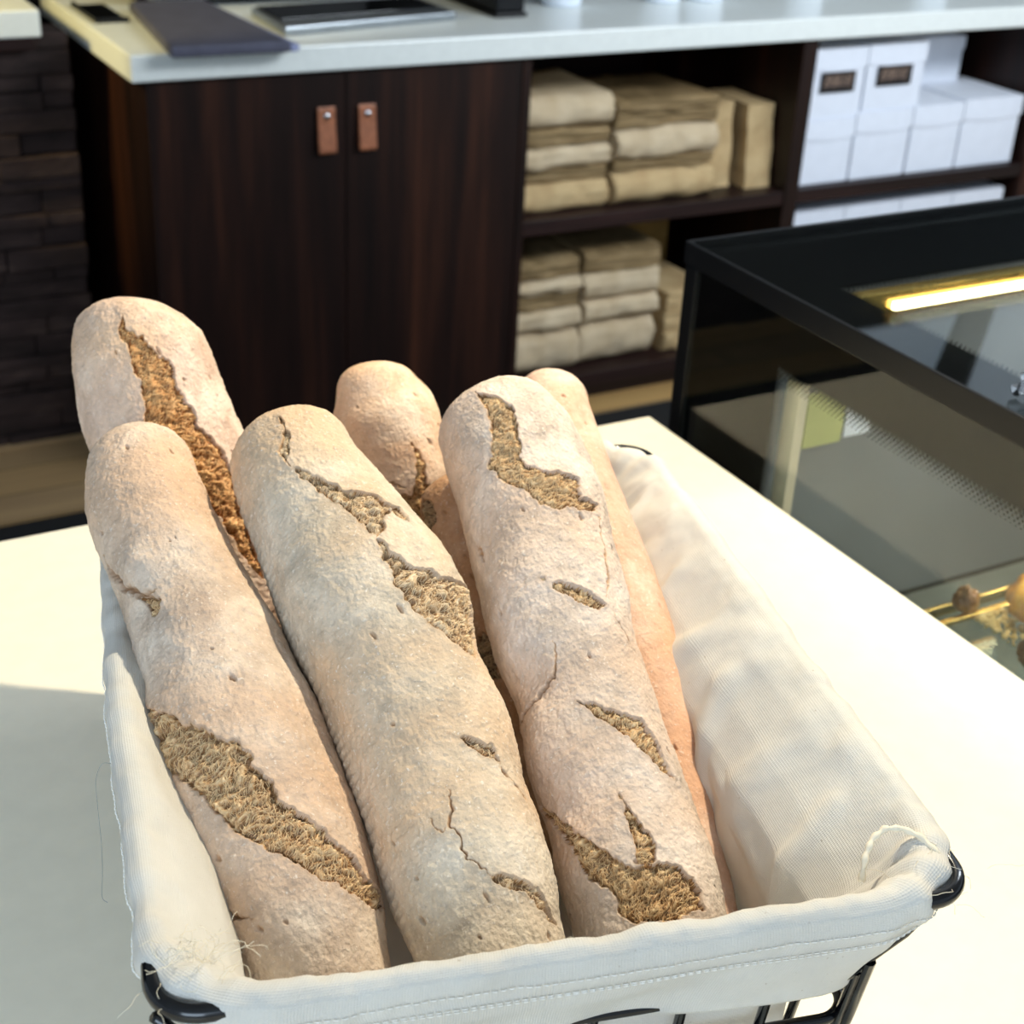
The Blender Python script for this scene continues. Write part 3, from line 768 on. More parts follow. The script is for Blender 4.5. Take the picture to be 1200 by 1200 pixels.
for s1 in (-1, 1):
    for k in range(-3, 4):
        upright((k*.046+.014*(abs(k) < 4), s1*.2465, .128), (k*.044+.013, s1*.2325, .006))
    for k in range(-4, 5):
        upright((s1*.1635, k*.049, .128), (s1*.1505, k*.047, .006))
    for s2 in (-1, 1):
        tube('corner_post', [(s1*.160, s2*.243, .131), (s1*.156, s2*.240, .092), (s1*.147, s2*.229, .005)], .0043, M['wire'], bk, 10)
        tube('flange_wire', [(s1*.158, s2*.241, .128), (s1*.175, s2*.246, .150), (s1*.190, s2*.247, .172)], .003, M['wire'], bk, 8)
for k in range(-3, 4):
    tube('floor_wire', [(k*.046, -.231, .0045), (k*.046, 0, .0045), (k*.046, .231, .0045)], .0022, M['wire'], bk, 6)

# ------------------------------------------------------------------ cotton liner
ln = thing('basket_liner', 'cream cotton cloth liner folded over the rim of the wire basket', 'basket liner', BASKET, BROT)
NC, NS = 30, 150
prof = [  # hu, hv, rc, z   from the inside bottom, over the rim, down the outside
    (.060, .140, .03, .0125), (.120, .200, .03, .0120), (.138, .219, .03, .0150), (.1415, .2235, .032, .024), (.143, .226, .034, .045), (.1445, .2285, .036, .075), (.1465, .2315, .038, .105),
    (.1500, .2355, .040, .128), (.1620, .2395, .044, .148), (.1780, .2435, .048, .166), (.1880, .2460, .052, .1785), (.1940, .2500, .056, .1836), (.1995, .2555, .058, .1840),
    (.2050, .2605, .060, .1800), (.2060, .2615, .060, .1730), (.2045, .2608, .060, .1660), (.2015, .2595, .060, .1600), (.1940, .2570, .056, .1480),
    (.1850, .2535, .050, .1380), (.1760, .2510, .044, .1290), (.1735, .2500, .042, .1230)]
prof = np.array(prof); pd = np.r_[0, np.cumsum(np.linalg.norm(np.diff(prof[:, [1, 3]], axis=0), axis=1))]
NW = 150
# more rows on the walls and roll than on the hidden floor
wt = np.interp(np.linspace(0, 1, NW), [0, .06, 1], [0, pd[2]/pd[-1], 1])*pd[-1]
PR = np.stack([np.interp(wt, pd, prof[:, k]) for k in range(4)], 1)
grid = np.stack([rrect(a, b, c_, z_, NC, NS) for a, b, c_, z_ in PR])          # NW x NPER x 3
NP_ = grid.shape[1]
g2 = grid.reshape(-1, 3)
du = np.roll(grid, -1, 1)-np.roll(grid, 1, 1); dw = np.gradient(grid, axis=0)
nrm = np.cross(du, dw); nrm /= np.linalg.norm(nrm, axis=2)[..., None]+1e-12
midlen = np.r_[0, np.cumsum(np.linalg.norm(np.diff(grid[NW//2], axis=0), axis=1))]
uvx = np.tile(midlen, (NW, 1)); uvy = np.tile(wt[:, None], (1, NP_))
wall = (sstep(pd[3], pd[6], wt)*(1-sstep(pd[9], pd[11], wt)))[:, None]          # 1 on inner walls
outer = sstep(pd[14], pd[18], wt)[:, None]
roll = (sstep(pd[9], pd[10], wt)*(1-sstep(pd[15], pd[16], wt)))[:, None]
right = (sstep(.10, .16, grid[..., 0]))                                          # the open right wall sags into soft folds
Q = g2.copy()
# soft folds slanting down the walls
fx = np.stack([uvx.ravel()*1.0+uvy.ravel()*.8, uvy.ravel()*.55, np.zeros(NW*NP_)], 1)
folds = fbm(fx, 22, 3, 5).reshape(NW, NP_)
ridge = (1-np.abs(fbm(fx*np.array([1, .6, 1]), 13, 2, 9))).reshape(NW, NP_)**3
# a few drawn creases running from the rim down to the floor on the right wall
crease = 0
for (v0, w0, v1, w1, wd_, am_) in ((.19, .0, .10, .15, .006, .8), (.13, .0, .12, .15, .010, .6), (.09, .02, .00, .17, .007, .9), (.02, .0, .03, .12, .012, .7), (-.03, .03, -.12, .17, .008, .9), (-.10, .01, -.10, .15, .013, .5), (-.16, .02, -.19, .15, .007, .7), (.06, .09, -.06, .12, .008, .6), (-.05, .06, -.16, .075, .007, .5)):
    yy = grid[..., 1]; ww = (pd[10]-wt)[:, None]+0*yy
    A_ = np.array([v0, w0]); D_ = np.array([v1, w1])-A_
    t_ = np.clip(((yy-A_[0])*D_[0]+(ww-A_[1])*D_[1])/(D_@D_), 0, 1)
    dd_ = np.hypot(yy-A_[0]-t_*D_[0], ww-A_[1]-t_*D_[1])+.004*vnoise(g2, 40, 3).reshape(NW, NP_)
    crease = np.maximum(crease, am_*np.exp(-(dd_/wd_)**2)*(.4+.6*np.sin(PI*np.clip(t_, .05, .95))))
disp = wall*(.0012+.0014*np.maximum(folds, 0)+.0050*(.35+.65*right)*np.clip(ridge-.30, 0, 1)+.0085*right*np.clip(crease, 0, 1))
disp += roll*(.0011*fbm(g2, 60, 3, 21).reshape(NW, NP_)+.0012*fbm(g2, 22, 2, 27).reshape(NW, NP_))
disp += outer*(.0030*fbm(fx*np.array([1, .3, 1]), 16, 2, 31).reshape(NW, NP_))
# bunching at the corners: gathers pulled tight by the ties
ang = np.arctan2(np.abs(grid[..., 1])-.205, np.abs(grid[..., 0])-.150)
cornerness = sstep(.195, .225, np.abs(grid[..., 1]))*sstep(.145, .175, np.abs(grid[..., 0]))
disp += cornerness*(roll*.8+outer*.8+wall*.5)*.0020*np.sin(ang*13+uvy*90)
grid = grid+nrm*(-disp)[..., None]
# hem dips between gathers; the valance is lifted at the slit corners
low = sstep(pd[16], pd[-1], wt)[:, None]
grid[..., 2] += low*cornerness*.022+low*.004*np.sin(uvx*23)
grid[..., 0] += rim_shift(grid)*sstep(.12, .165, grid[..., 2])
idx = np.arange(NW*NP_).reshape(NW, NP_)
Fq = np.stack([idx[:-1], idx[1:], np.roll(idx, -1, 1)[1:], np.roll(idx, -1, 1)[:-1]], -1).reshape(-1, 4)
Fq = np.vstack([Fq])
me = mesh_np('cloth', grid.reshape(-1, 3), Fq, True, np.stack([uvx.ravel(), uvy.ravel()], 1))
cloth = obj('cloth', me, M['cloth'], ln)
so = cloth.modifiers.new('thickness', 'SOLIDIFY'); so.thickness = .0008; so.offset = 1
box('bottom_cloth', (-.062, -.142, .0108), (.062, .142, .0118), M['cloth'], ln, 0)
# hem stitching: two rows of short stitches along the outside of the roll
def at_row(f): 
    k = int(np.argmin(np.abs(wt-(pd[f[0]]*(1-f[1])+pd[f[0]+1]*f[1])))); return k
st = []
for row in (at_row((15, .6)), at_row((16, .05)), at_row((14, .3))):
    ring = grid[row]+nrm[row]*.0004*(-1 if (nrm[row][0]@grid[row][0]) < 0 else 1)
    L_ = np.r_[0, np.cumsum(np.linalg.norm(np.diff(ring, axis=0), axis=1))]
    pos = 0.0
    while pos < L_[-1]-.004:
        a = np.array([np.interp(pos+d_, L_, ring[:, k]) for d_ in (0, .0016, .0030) for k in range(3)]).reshape(3, 3)
        out = np.array([a[1][0], a[1][1]*.8, 0]); out /= np.linalg.norm(out)
        a += out*.0012; a[1] += out*.0003
        st.append(a); pos += .0040
tag(tubes('hem_stitching', st, .00042, M['stitch'], ln, 4), kind='stuff')
# frayed threads and the corner cord
def wisp(p0, d0, n, l, seed):
    q = random.Random(seed); pts = [Vector(p0)]; d = Vector(d0).normalized()
    for k in range(n):
        d = (d+Vector((q.uniform(-.5, .5), q.uniform(-.5, .5), q.uniform(-.55, .35)))).normalized(); pts.append(pts[-1]+d*l/n)
    return [tuple(p) for p in pts]
ws = []
for k in range(95):
    q = random.Random(100+k); cx, cy_ = ((-.172, -.226), (.188, -.238))[0 if k < 75 else 1]
    p0 = (cx+q.gauss(0, .011), cy_+q.gauss(0, .010), .183+q.uniform(-.012, .003))
    ws.append(wisp(p0, (q.uniform(-1, 1), q.uniform(-1, .6), q.uniform(-.2, .8)), 9, q.uniform(.008, .028), k))
tag(tubes('frayed_threads', ws, .00014, M['thread'], ln, 4), kind='stuff')
lt = np.array([(-.2045, -.070, .176), (-.209, -.072, .1775), (-.2125, -.078, .172), (-.2125, -.088, .160), (-.2120, -.098, .147), (-.2125, -.108, .135), (-.2135, -.116, .126), (-.2110, -.119, .124)])
lq = np.linspace(0, len(lt)-1, 40); lt = np.stack([cr(lq, np.arange(len(lt)), lt[:, k]) for k in range(3)], 1)
tube('loose_thread', lt, .00016, M['grey_thread'], ln, 5)
cord = [(.158, -.226, .168), (.162, -.219, .178), (.168, -.213, .1835), (.176, -.210, .1862), (.184, -.212, .1868), (.191, -.219, .1862), (.196, -.229, .183), (.202, -.235, .176)]
cv = np.array(cord); cs_ = np.linspace(0, len(cord)-1, 60)
tube('corner_cord', np.stack([np.interp(cs_, np.arange(len(cord)), cv[:, k]) for k in range(3)], 1), .0017+.0004*np.sin(cs_*9), M['thread'], ln, 8)
# ------------------------------------------------------------------ baguettes
LOAVES = {"B":{"tip":[0.2274,0.8883,1.2467],"pts":[[0.2209,0.8542,1.2326],[0.2178,0.8275,1.2216],[0.2182,0.7943,1.208],[0.2191,0.7623,1.1948],[0.219,0.7318,1.1822],[0.2184,0.7025,1.1702],[0.2153,0.6751,1.1589],[0.2124,0.6487,1.148],[0.2111,0.6228,1.1373],[0.2109,0.5975,1.1269],[0.211,0.573,1.1168],[0.2104,0.5495,1.1072],[0.2104,0.5266,1.0978]],"rad":[0.034,0.0362,0.0364,0.0387,0.0412,0.0436,0.0488,0.0509,0.0504,0.0493,0.0469,0.0425,0.0367],"low":[0.2106,0.4667,1.0731],"face":[-0.2434,-0.7722,0.5869],"open":[[[0.1429,0.7842],[0.1455,0.6174],[0.1506,0.4553],[0.1582,0.3638],[0.1634,0.3862],[0.1673,0.5156],[0.1621,0.6043],[0.1518,0.6575]],[[0.2106,1.228],[0.2292,0.8287],[0.2385,0.6307],[0.2517,0.4319],[0.261,0.2154],[0.2702,0.048],[0.2741,-0.0577],[0.2807,-0.0964],[0.2885,-0.0964],[0.2988,-0.2358],[0.309,-0.2565],[0.3179,-0.375],[0.3279,-0.553],[0.3365,-0.5913],[0.3426,-0.7266],[0.3486,-0.9054],[0.3581,-1.0521],[0.3616,-1.457],[0.3731,-1.5172],[0.3743,-1.0691],[0.3709,-0.859],[0.3674,-0.6848],[0.3604,-0.553],[0.3569,-0.3862],[0.3462,-0.1453],[0.3377,-0.0192],[0.3254,0.1552],[0.3204,0.288],[0.3103,0.3528],[0.3001,0.4089],[0.2885,0.5156],[0.2807,0.5913],[0.2676,0.8438],[0.2504,1.3022],[0.2305,1.457],[0.2199,1.3785]]],"crack":[[2.2,3.5,[[0.3179,1.1738],[0.3316,1.0862],[0.345,0.9371],[0.3546,0.7266],[0.3639,0.5156]]],[3.4,4.5,[[0.0954,1.1917],[0.1096,1.1738],[0.123,1.0352],[0.1379,0.7842],[0.1467,0.5784],[0.148,0.3862]]],[1.2,1.5,[[0.2013,-1.1383],[0.2106,-1.0862]]]],"bump":[[[0.1218,0.5656],0.012,0.005],[[0.1518,0.7408],0.011,-0.0035],[[0.0919,0.3862],0.012,0.001]],"tuft":[[0.1429,0.7551],[0.1673,0.4204]]},"C":{"tip":[0.3078,0.8385,1.2581],"pts":[[0.3082,0.8195,1.2499],[0.3074,0.7993,1.2411],[0.3093,0.7722,1.2294],[0.3125,0.7392,1.2151],[0.3139,0.7079,1.2016],[0.3116,0.6787,1.1889],[0.3093,0.6506,1.1767],[0.3083,0.6233,1.1648],[0.3055,0.5974,1.1535],[0.3017,0.5728,1.1428],[0.2995,0.5486,1.1323],[0.2968,0.5255,1.1222],[0.2931,0.5035,1.1126]],"rad":[0.0389,0.0418,0.0456,0.0501,0.0541,0.0516,0.0488,0.0489,0.0479,0.0451,0.0447,0.0436,0.0394],"low":[0.2854,0.4582,1.0928],"face":[-0.3474,-0.7457,0.5685],"open":[[[0.0233,-0.0867],[0.0329,-0.1257],[0.0421,-0.1257],[0.0534,-0.0192],[0.0573,0.0673],[0.0486,0.0964],[0.0421,0.0096],[0.0338,-0.048]],[[0.0613,0.0096],[0.0713,-0.1257],[0.0828,-0.2565],[0.0945,-0.4089],[0.0989,-0.5656],[0.1032,-0.7126],[0.111,-0.7989],[0.1166,-0.9212],[0.1326,-0.859],[0.128,-0.7842],[0.1189,-0.7551],[0.1223,-0.6711],[0.1315,-0.553],[0.1396,-0.375],[0.1349,-0.3093],[0.1212,-0.32],[0.1077,-0.2358],[0.0934,-0.1453],[0.0786,-0.0577]],[[0.1407,-0.3528],[0.1525,-0.4204],[0.1596,-0.5033],[0.1631,-0.6986],[0.1667,-0.9212],[0.1631,-1.4769],[0.1799,-1.497],[0.1956,-1.497],[0.2222,-1.1383],[0.2186,-0.9054],[0.2089,-0.7696],[0.2004,-0.6307],[0.1908,-0.4553],[0.1811,-0.3862],[0.1739,-0.32],[0.1643,-0.3093],[0.1513,-0.2986]],[[0.2689,-0.2986],[0.2724,-0.5156],[0.2771,-0.7989],[0.2875,-0.8743],[0.2852,-0.7551],[0.2805,-0.5913],[0.2759,-0.4912]],[[0.3514,-0.2256],[0.3514,-0.4436],[0.3564,-0.7408],[0.3642,-0.9693],[0.3764,-1.1917],[0.3764,-0.9693],[0.3699,-0.8743],[0.3622,-0.6307],[0.3583,-0.3975],[0.3544,-0.2358]]],"crack":[[1.1,2.5,[[0.2977,-0.0867],[0.3056,-0.1061],[0.3123,-0.0577],[0.32,0.0384],[0.3275,-0.0288],[0.3381,-0.0577],[0.3473,-0.1355],[0.3524,-0.2462]]],[1.0,1.0,[[0.3112,0.2358],[0.3167,0.1851],[0.32,0.0384]]],[2.2,2.0,[[0.2886,-0.859],[0.3011,-0.9855],[0.3112,-1.156]]],[0.9,1.6,[[0.0573,0.0673],[0.0613,0.0096]]],[1.2,1.6,[[0.1384,-0.375],[0.1292,-0.5784]]]],"bump":[[[0.1691,-1.497],0.014,0.002]]},"E":{"tip":[0.4518,0.8244,1.2606],"pts":[[0.4521,0.8159,1.2565],[0.4511,0.7888,1.2429],[0.449,0.7627,1.2297],[0.4448,0.7382,1.217],[0.4371,0.7093,1.2019],[0.4304,0.6812,1.1873],[0.4224,0.6546,1.1733],[0.4173,0.6281,1.1596],[0.4125,0.6024,1.1463],[0.406,0.5783,1.1337],[0.4021,0.5541,1.1213],[0.3976,0.5309,1.1093],[0.3928,0.5087,1.0977],[0.3888,0.4915,1.0888]],"rad":[0.0383,0.0446,0.0465,0.0476,0.047,0.0466,0.0442,0.0421,0.0413,0.0414,0.0413,0.043,0.0437,0.0432],"low":[0.3766,0.4394,1.0617],"face":[-0.4557,-0.6981,0.5523],"open":[[[0.0193,0.1257],[0.0274,-0.1061],[0.0425,-0.288],[0.0575,-0.2669],[0.0712,-0.1552],[0.082,-0.0673],[0.0909,-0.1061],[0.0988,-0.288],[0.1,-0.6043],[0.1023,-0.8137],[0.1151,-0.7842],[0.1163,-1.0691],[0.1246,-1.002],[0.127,-0.7266],[0.1258,-0.553],[0.1258,-0.2774],[0.1174,-0.0384],[0.1092,0.077],[0.0988,0.2565],[0.0809,0.375],[0.069,0.2565],[0.0565,0.1355],[0.0406,0.048],[0.0283,0.0964]],[[0.1739,0.1257],[0.1789,-0.048],[0.1827,-0.2669],[0.1878,-0.5033],[0.1954,-0.7126],[0.2006,-0.644],[0.1929,-0.3638],[0.1878,-0.1851],[0.1815,0.0]],[[0.2543,0.1061],[0.2581,-0.077],[0.2644,-0.2774],[0.272,-0.7126],[0.2857,-0.9531],[0.309,-1.0352],[0.3066,-0.9054],[0.298,-0.7696],[0.2869,-0.5656],[0.2782,-0.3638],[0.2694,-0.1552],[0.2619,0.0192]],[[0.3162,-0.1257],[0.3222,-0.1851],[0.3327,-0.2053],[0.3431,-0.3309],[0.3532,-0.3418],[0.3599,-0.2462],[0.3577,-0.0673],[0.3476,-0.1159],[0.3339,-0.1257],[0.3245,-0.1355]],[[0.2968,1.1034],[0.3162,0.7696],[0.328,0.5784],[0.3408,0.3528],[0.351,0.1453],[0.3599,-0.0288],[0.3599,-0.3093],[0.3631,-0.553],[0.3696,-0.6575],[0.3801,-0.7551],[0.3883,-0.7408],[0.3923,-0.3528],[0.3873,0.1257],[0.3822,0.2986],[0.3685,0.32],[0.3566,0.5784],[0.3408,0.6848],[0.3245,0.9054],[0.3102,1.0691],[0.2968,1.3592]]],"crack":[[1.6,5.0,[[0.2262,0.1751],[0.2338,0.288],[0.2377,0.5784],[0.2428,0.644],[0.2428,1.0185],[0.2466,1.3979]]],[1.6,2.0,[[0.1258,-1.0691],[0.1477,-1.0185],[0.1676,-0.8898],[0.1891,-0.7842]]],[1.4,1.8,[[0.2018,-0.8438],[0.2146,-0.9855],[0.2236,-1.0521]]],[1.2,2.0,[[0.1246,0.9855],[0.1427,0.8898]]],[0.8,0.8,[[0.2121,0.1061],[0.2236,0.1552],[0.2364,0.3093]]]],"bump":[[[0.2682,0.7408],0.024,0.0048],[[0.0586,0.3862],0.016,0.002],[[0.2326,0.5656],0.01,-0.002]]},"F":{"tip":[0.5645,0.9173,1.2145],"pts":[[0.5555,0.903,1.2088],[0.5459,0.8782,1.1995],[0.5336,0.8373,1.1846],[0.5239,0.7978,1.1703],[0.5092,0.7231,1.1437],[0.4919,0.6567,1.1197],[0.4738,0.597,1.0978],[0.4548,0.5433,1.0779],[0.4454,0.5183,1.0686]],"rad":[0.0283,0.0303,0.0314,0.0308,0.0295,0.0268,0.0233,0.02,0.0187],"low":[0.4288,0.4741,1.0521],"face":[-0.4897,-0.6971,0.5237],"open":[],"crack":[],"bump":[]},"A":{"tip":[0.2702,1.0102,1.2882],"pts":[[0.2637,0.9981,1.2727],[0.262,0.9837,1.2522],[0.2646,0.9663,1.2257],[0.269,0.9525,1.2039],[0.2781,0.9249,1.1601],[0.2892,0.8901,1.105]],"rad":[0.0446,0.0494,0.0518,0.0521,0.0526,0.0531],"low":[0.2993,0.8585,1.055],"face":[-0.2466,-0.8666,0.4337],"open":[[[0.0193,0.2053],[0.0279,0.1552],[0.0343,-0.077],[0.0442,-0.1952],[0.0575,-0.4436],[0.0722,-0.3862],[0.0876,-0.4319],[0.1026,-0.4436],[0.113,-0.5784],[0.1293,-0.6711],[0.1531,-0.5784],[0.1815,-0.5156],[0.2147,-0.4553],[0.2042,-0.3638],[0.1694,-0.2256],[0.1449,-0.1355],[0.1261,-0.048],[0.1098,0.0288],[0.0891,0.2154],[0.0783,0.1257],[0.0619,0.0964],[0.0505,0.1453],[0.0375,0.1751],[0.0285,0.2669],[0.0242,0.2256]]],"crack":[],"bump":[[[0.0409,0.6986],0.02,0.002]]},"D":{"tip":[0.4318,0.9643,1.2371],"pts":[[0.4302,0.9556,1.2226],[0.4313,0.9461,1.2051],[0.4317,0.9332,1.182],[0.436,0.9208,1.1578],[0.4379,0.908,1.1341],[0.4497,0.8765,1.0722]],"rad":[0.0308,0.0402,0.0426,0.0421,0.0373,0.0373],"low":[0.458,0.8541,1.0283],"face":[-0.3809,-0.8065,0.4522],"open":[[[0.0629,-0.375],[0.0726,-0.4791],[0.0845,-0.4553],[0.0981,-0.4319],[0.1071,-0.6848],[0.1258,-0.6174],[0.1375,-0.2986],[0.1327,-0.0867],[0.1154,0.1751],[0.1002,0.3309],[0.1043,-0.0964],[0.0906,-0.2256],[0.0785,-0.3638],[0.068,-0.375]]],"crack":[[2.0,2.0,[[0.0739,0.5033],[0.0852,0.2462],[0.1022,-0.0867]]]],"bump":[]},"G":{"tip":[0.443,0.8517,1.1876],"pts":[[0.4426,0.8338,1.1769],[0.4362,0.7979,1.1551],[0.4324,0.7686,1.1375],[0.4274,0.7119,1.1034],[0.4221,0.6584,1.0713]],"rad":[0.0294,0.0296,0.0293,0.0289,0.0282],"low":[0.4153,0.5901,1.0303],"face":[-0.4199,-0.7327,0.5355],"open":[[[0.0122,0.859],[0.0236,0.6575],[0.0436,0.7551],[0.0451,1.3401],[0.0386,1.5172]],[[0.1289,0.5404],[0.1404,0.2154],[0.1654,0.375],[0.1636,0.7842],[0.1431,0.7266]]],"crack":[],"bump":[]}}

def loaf(key, label, mats, ns, nt, seed, lumps=1.0, scallop=None, extra=None):
    L = LOAVES[key]
    s, th, P, N, rm, r = loaf_grid(L, ns, nt)
    base = np.array(L['low'])
    V = P.reshape(-1, 3).copy(); Nv = N.reshape(-1, 3)
    A = np.repeat(s, nt); Bq = np.tile(th, ns)
    Q2 = np.stack([A, Bq*rm], 1)
    Lc = V-base
    capf = np.repeat(np.clip(r/(rm*.6), 0, 1), nt)
    d = lumps*(.0038*fbm(Lc, 14, 2, seed)+.0009*fbm(Lc, 48, 2, seed+5))*capf
    for (a, b), rr, hh in L['bump']:
        d += hh*np.exp(-((A-a)**2+(Q2[:, 1]-b*rm)**2)/rr**2)
    gr = min(1.0, lumps*1.5)
    d += gr*(.00040*fbm(Lc, 150, 3, seed+9)+.00034*fbm(Lc, 520, 2, seed+11))
    # shallow flat dents and pin holes
    q = random.Random(seed)
    pits = np.array([(q.uniform(.03, s[-1]-.02), q.uniform(-1.35, 1.35)*rm, q.uniform(.0006, .0015), q.uniform(.9, 2.4)) for k in range(15)])
    bake = np.zeros(len(V))
    for a, b, rr, el in pits:
        m_ = (np.abs(A-a) < .012) & (np.abs(Q2[:, 1]-b) < .012)
        if m_.any():
            dd = np.sqrt(((A[m_]-a)/el)**2+(Q2[m_, 1]-b+(A[m_]-a)*.3)**2)/rr+.25*vnoise(Lc[m_], 900, 77)
            d[m_] -= .0020*np.exp(-np.clip(dd, 0, 9)**4); bake[m_] = np.maximum(bake[m_], .6*np.exp(-np.clip(dd, 0, 9)**4))
    if scallop:                                        # row of little bumps pressed in by a perforated baking tray
        b0, per, amp = scallop
        dd = (Q2[:, 1]-b0*rm)/.006
        d += amp*np.exp(-dd**2)*(.5+.5*np.cos(A*2*PI/per))+.6*amp*np.exp(-((dd-1.6)/1.0)**2)*(.5+.5*np.cos(A*2*PI/per+2))
    if extra: d += extra(A, Q2[:, 1], rm, Lc)
    jit = .0019*fbm(np.stack([A, Q2[:, 1], np.zeros(len(A))], 1), 180, 3, seed+40)
    label_id = np.zeros(len(V), int); fib = np.zeros(len(V)); inner = []
    for wd, dp, pl in L['crack']:
        pl = np.array([(a, b*rm) for a, b in pl]); lo = pl.min(0)-.012; hi = pl.max(0)+.012
        m_ = np.nonzero(((Q2 > lo) & (Q2 < hi)).all(1))[0]
        if not len(m_): continue
        q2 = Q2[m_]+jit[m_, None]*.9; best = np.full(len(m_), 9.0); side = np.zeros(len(m_)); tt = np.zeros(len(m_))
        nseg = len(pl)-1
        for i in range(nseg):
            dd, sg, t_ = seg_dist(q2, pl[i], pl[i+1]); u_ = dd < best
            best[u_] = dd[u_]; side[u_] = np.sign(sg[u_]); tt[u_] = (i+t_[u_])/nseg
        taper = np.clip(np.minimum(tt, 1-tt)*5, .25, 1)
        wv = wd*.001*.5*taper
        d[m_] -= dp*.001*taper*np.exp(-(best/wv)**2)
        d[m_] += dp*.00045*taper*np.exp(-(best/.005))*(side > 0)*(best > wv)
        bake[m_] = np.maximum(bake[m_], .9*np.exp(-(best/(wv*1.2))**2))
    for pi_, poly in enumerate(L['open']):
        pl = np.array([(a, b*rm) for a, b in poly]); lo = pl.min(0)-.014; hi = pl.max(0)+.014
        m_ = np.nonzero(((Q2 > lo) & (Q2 < hi)).all(1))[0]
        q2 = Q2[m_]; sd = poly_sd(q2, pl)+jit[m_]*.8
        cen = pl.mean(0); ev, evec = np.linalg.eigh(np.cov((pl-cen).T)); ax = evec[:, 1]; ac = evec[:, 0]
        wid = max(sd.max(), .001)
        al, acr = (q2-cen) @ ax, (q2-cen) @ ac
        # stringy crumb: ridged noise stretched across the split, warped
        wz = .004*fbm(np.stack([al, acr, 0*al], 1), 90, 2, seed+60)
        c3 = np.stack([(al+.5*acr+wz)*1.0, (acr+wz)*.30, 0*al], 1)
        f1 = 1-np.abs(vnoise(c3, 420, seed+61)); f2 = 1-np.abs(vnoise(c3, 800, seed+62)); f3 = fbm(np.stack([al, acr, 0*al], 1), 170, 2, seed+63)
        fibre = .55*f1**2+.45*f2**2
        ins = sstep(0, .0009, sd); deep = min(.0030, .0010+wid*.4)
        rise = sstep(.0003, min(.0035, wid), sd)
        dep = deep*(1-.80*rise)
        amp = min(1.0, wid/.006)
        new = -dep+amp*(.0034*(fibre-.55)+.0016*f3)-.0012*sstep(.55, .85, vnoise(c3, 260, seed+70))
        d[m_] = d[m_]+ins*new
        lip = np.exp(-np.clip(-sd, 0, 1)/.0050)*(sd <= 0)
        up_ = .5+.5*np.tanh(acr*(1 if ac[0]*1.0 < 0 else -1)/.002)      # the lip nearer the tip overhangs
        d[m_] += min(1, wid/.004)*lip*(.0004+.0008*up_)
        bake[m_] = np.maximum(bake[m_], .35*np.exp(-np.clip(-sd, 0, 1)/.0010))
        fib[m_] = np.where(sd > -.0004, np.clip((fibre-.42)*1.9+f3*.25, 0, 1), fib[m_])
        label_id[m_[sd > 0]] = pi_+1
        inner.append((m_[sd > .0006], ax, ac))
    V += Nv*d[:, None]
    V -= base
    idx = np.arange(ns*nt).reshape(ns, nt)
    Fq = np.stack([idx[:-1], np.roll(idx, -1, 1)[:-1], np.roll(idx, -1, 1)[1:], idx[1:]], -1).reshape(-1, 4)
    fl = label_id[Fq].min(1)
    root = thing('baguette', label, 'bread', base, 0, 'baguettes in the wire basket')
    def piece(name, sel, mat, attr, vals):
        F_ = Fq[sel]; us, inv = np.unique(F_, return_inverse=True)
        me = mesh_np(name, V[us], inv.reshape(-1, 4))
        at = me.attributes.new(attr, 'FLOAT', 'POINT'); at.data.foreach_set('value', np.ascontiguousarray(vals[us], np.float32))
        return obj(name, me, mat, root)
    def strands(k):
        """thin torn strings of crumb arching over the open split"""
        ids, ax, ac = inner[k-1]
        area = len(ids)*(s[-1]/ns)*(2*PI*rm/nt)*.55
        n = int(min(2600, area*1e6/1.25))
        if n < 6: return None
        g = np.random.default_rng(seed*31+k); c = g.choice(ids, n)
        ang = g.normal(0, .55, n)+.35; dv = np.cos(ang)[:, None]*ac+np.sin(ang)[:, None]*ax
        ln_ = g.uniform(.0018, .0060, n); t = np.linspace(-.5, .5, 6)
        a = A[c][:, None]+dv[:, :1]*ln_[:, None]*t; b = Q2[c, 1][:, None]+dv[:, 1:]*ln_[:, None]*t
        bend = g.normal(0, .0007, n)[:, None]*(1-4*t**2); a += bend*ax[0]; b += bend*ax[1]
        si = np.clip(np.searchsorted(s, a), 0, ns-1); ti = np.clip(np.searchsorted(th, b/rm), 0, nt-1); vi = si*nt+ti
        ok = (label_id[vi] == k).all(1); vi = vi[ok]; n = len(vi)
        if n < 4: return None
        h = g.uniform(.0001, .0013, n)[:, None]*(1-4*t**2)+.00005
        P_ = V[vi]+Nv[vi]*h[..., None]
        P_[:, 1:-1] = (P_[:, :-2]+2*P_[:, 1:-1]+P_[:, 2:])/4
        T_ = np.gradient(P_, axis=1); T_ /= np.linalg.norm(T_, axis=2)[..., None]+1e-9
        X_ = np.cross(T_, Nv[vi]); X_ /= np.linalg.norm(X_, axis=2)[..., None]+1e-9; Y_ = np.cross(T_, X_)
        rr = g.uniform(.00010, .00030, n)[:, None]*(1-.6*(2*t)**2)
        th4 = np.arange(4)*PI/2
        W = P_[:, :, None]+rr[..., None, None]*(X_[:, :, None]*np.cos(th4)[:, None]+Y_[:, :, None]*np.sin(th4)[:, None])
        ii = np.arange(n*6*4).reshape(n, 6, 4); jj = np.roll(ii, -1, 2)
        F4 = np.stack([ii[:, :-1], jj[:, :-1], jj[:, 1:], ii[:, 1:]], -1).reshape(-1, 4)
        me = mesh_np('crumb_strands', W.reshape(-1, 3), F4)
        at = me.attributes.new('fibre', 'FLOAT', 'POINT'); at.data.foreach_set('value', np.repeat(g.uniform(.30, .95, n), 24).astype(np.float32))
        return me
    piece('crust', fl == 0, mats[0], 'bake', np.clip(bake, 0, 1))
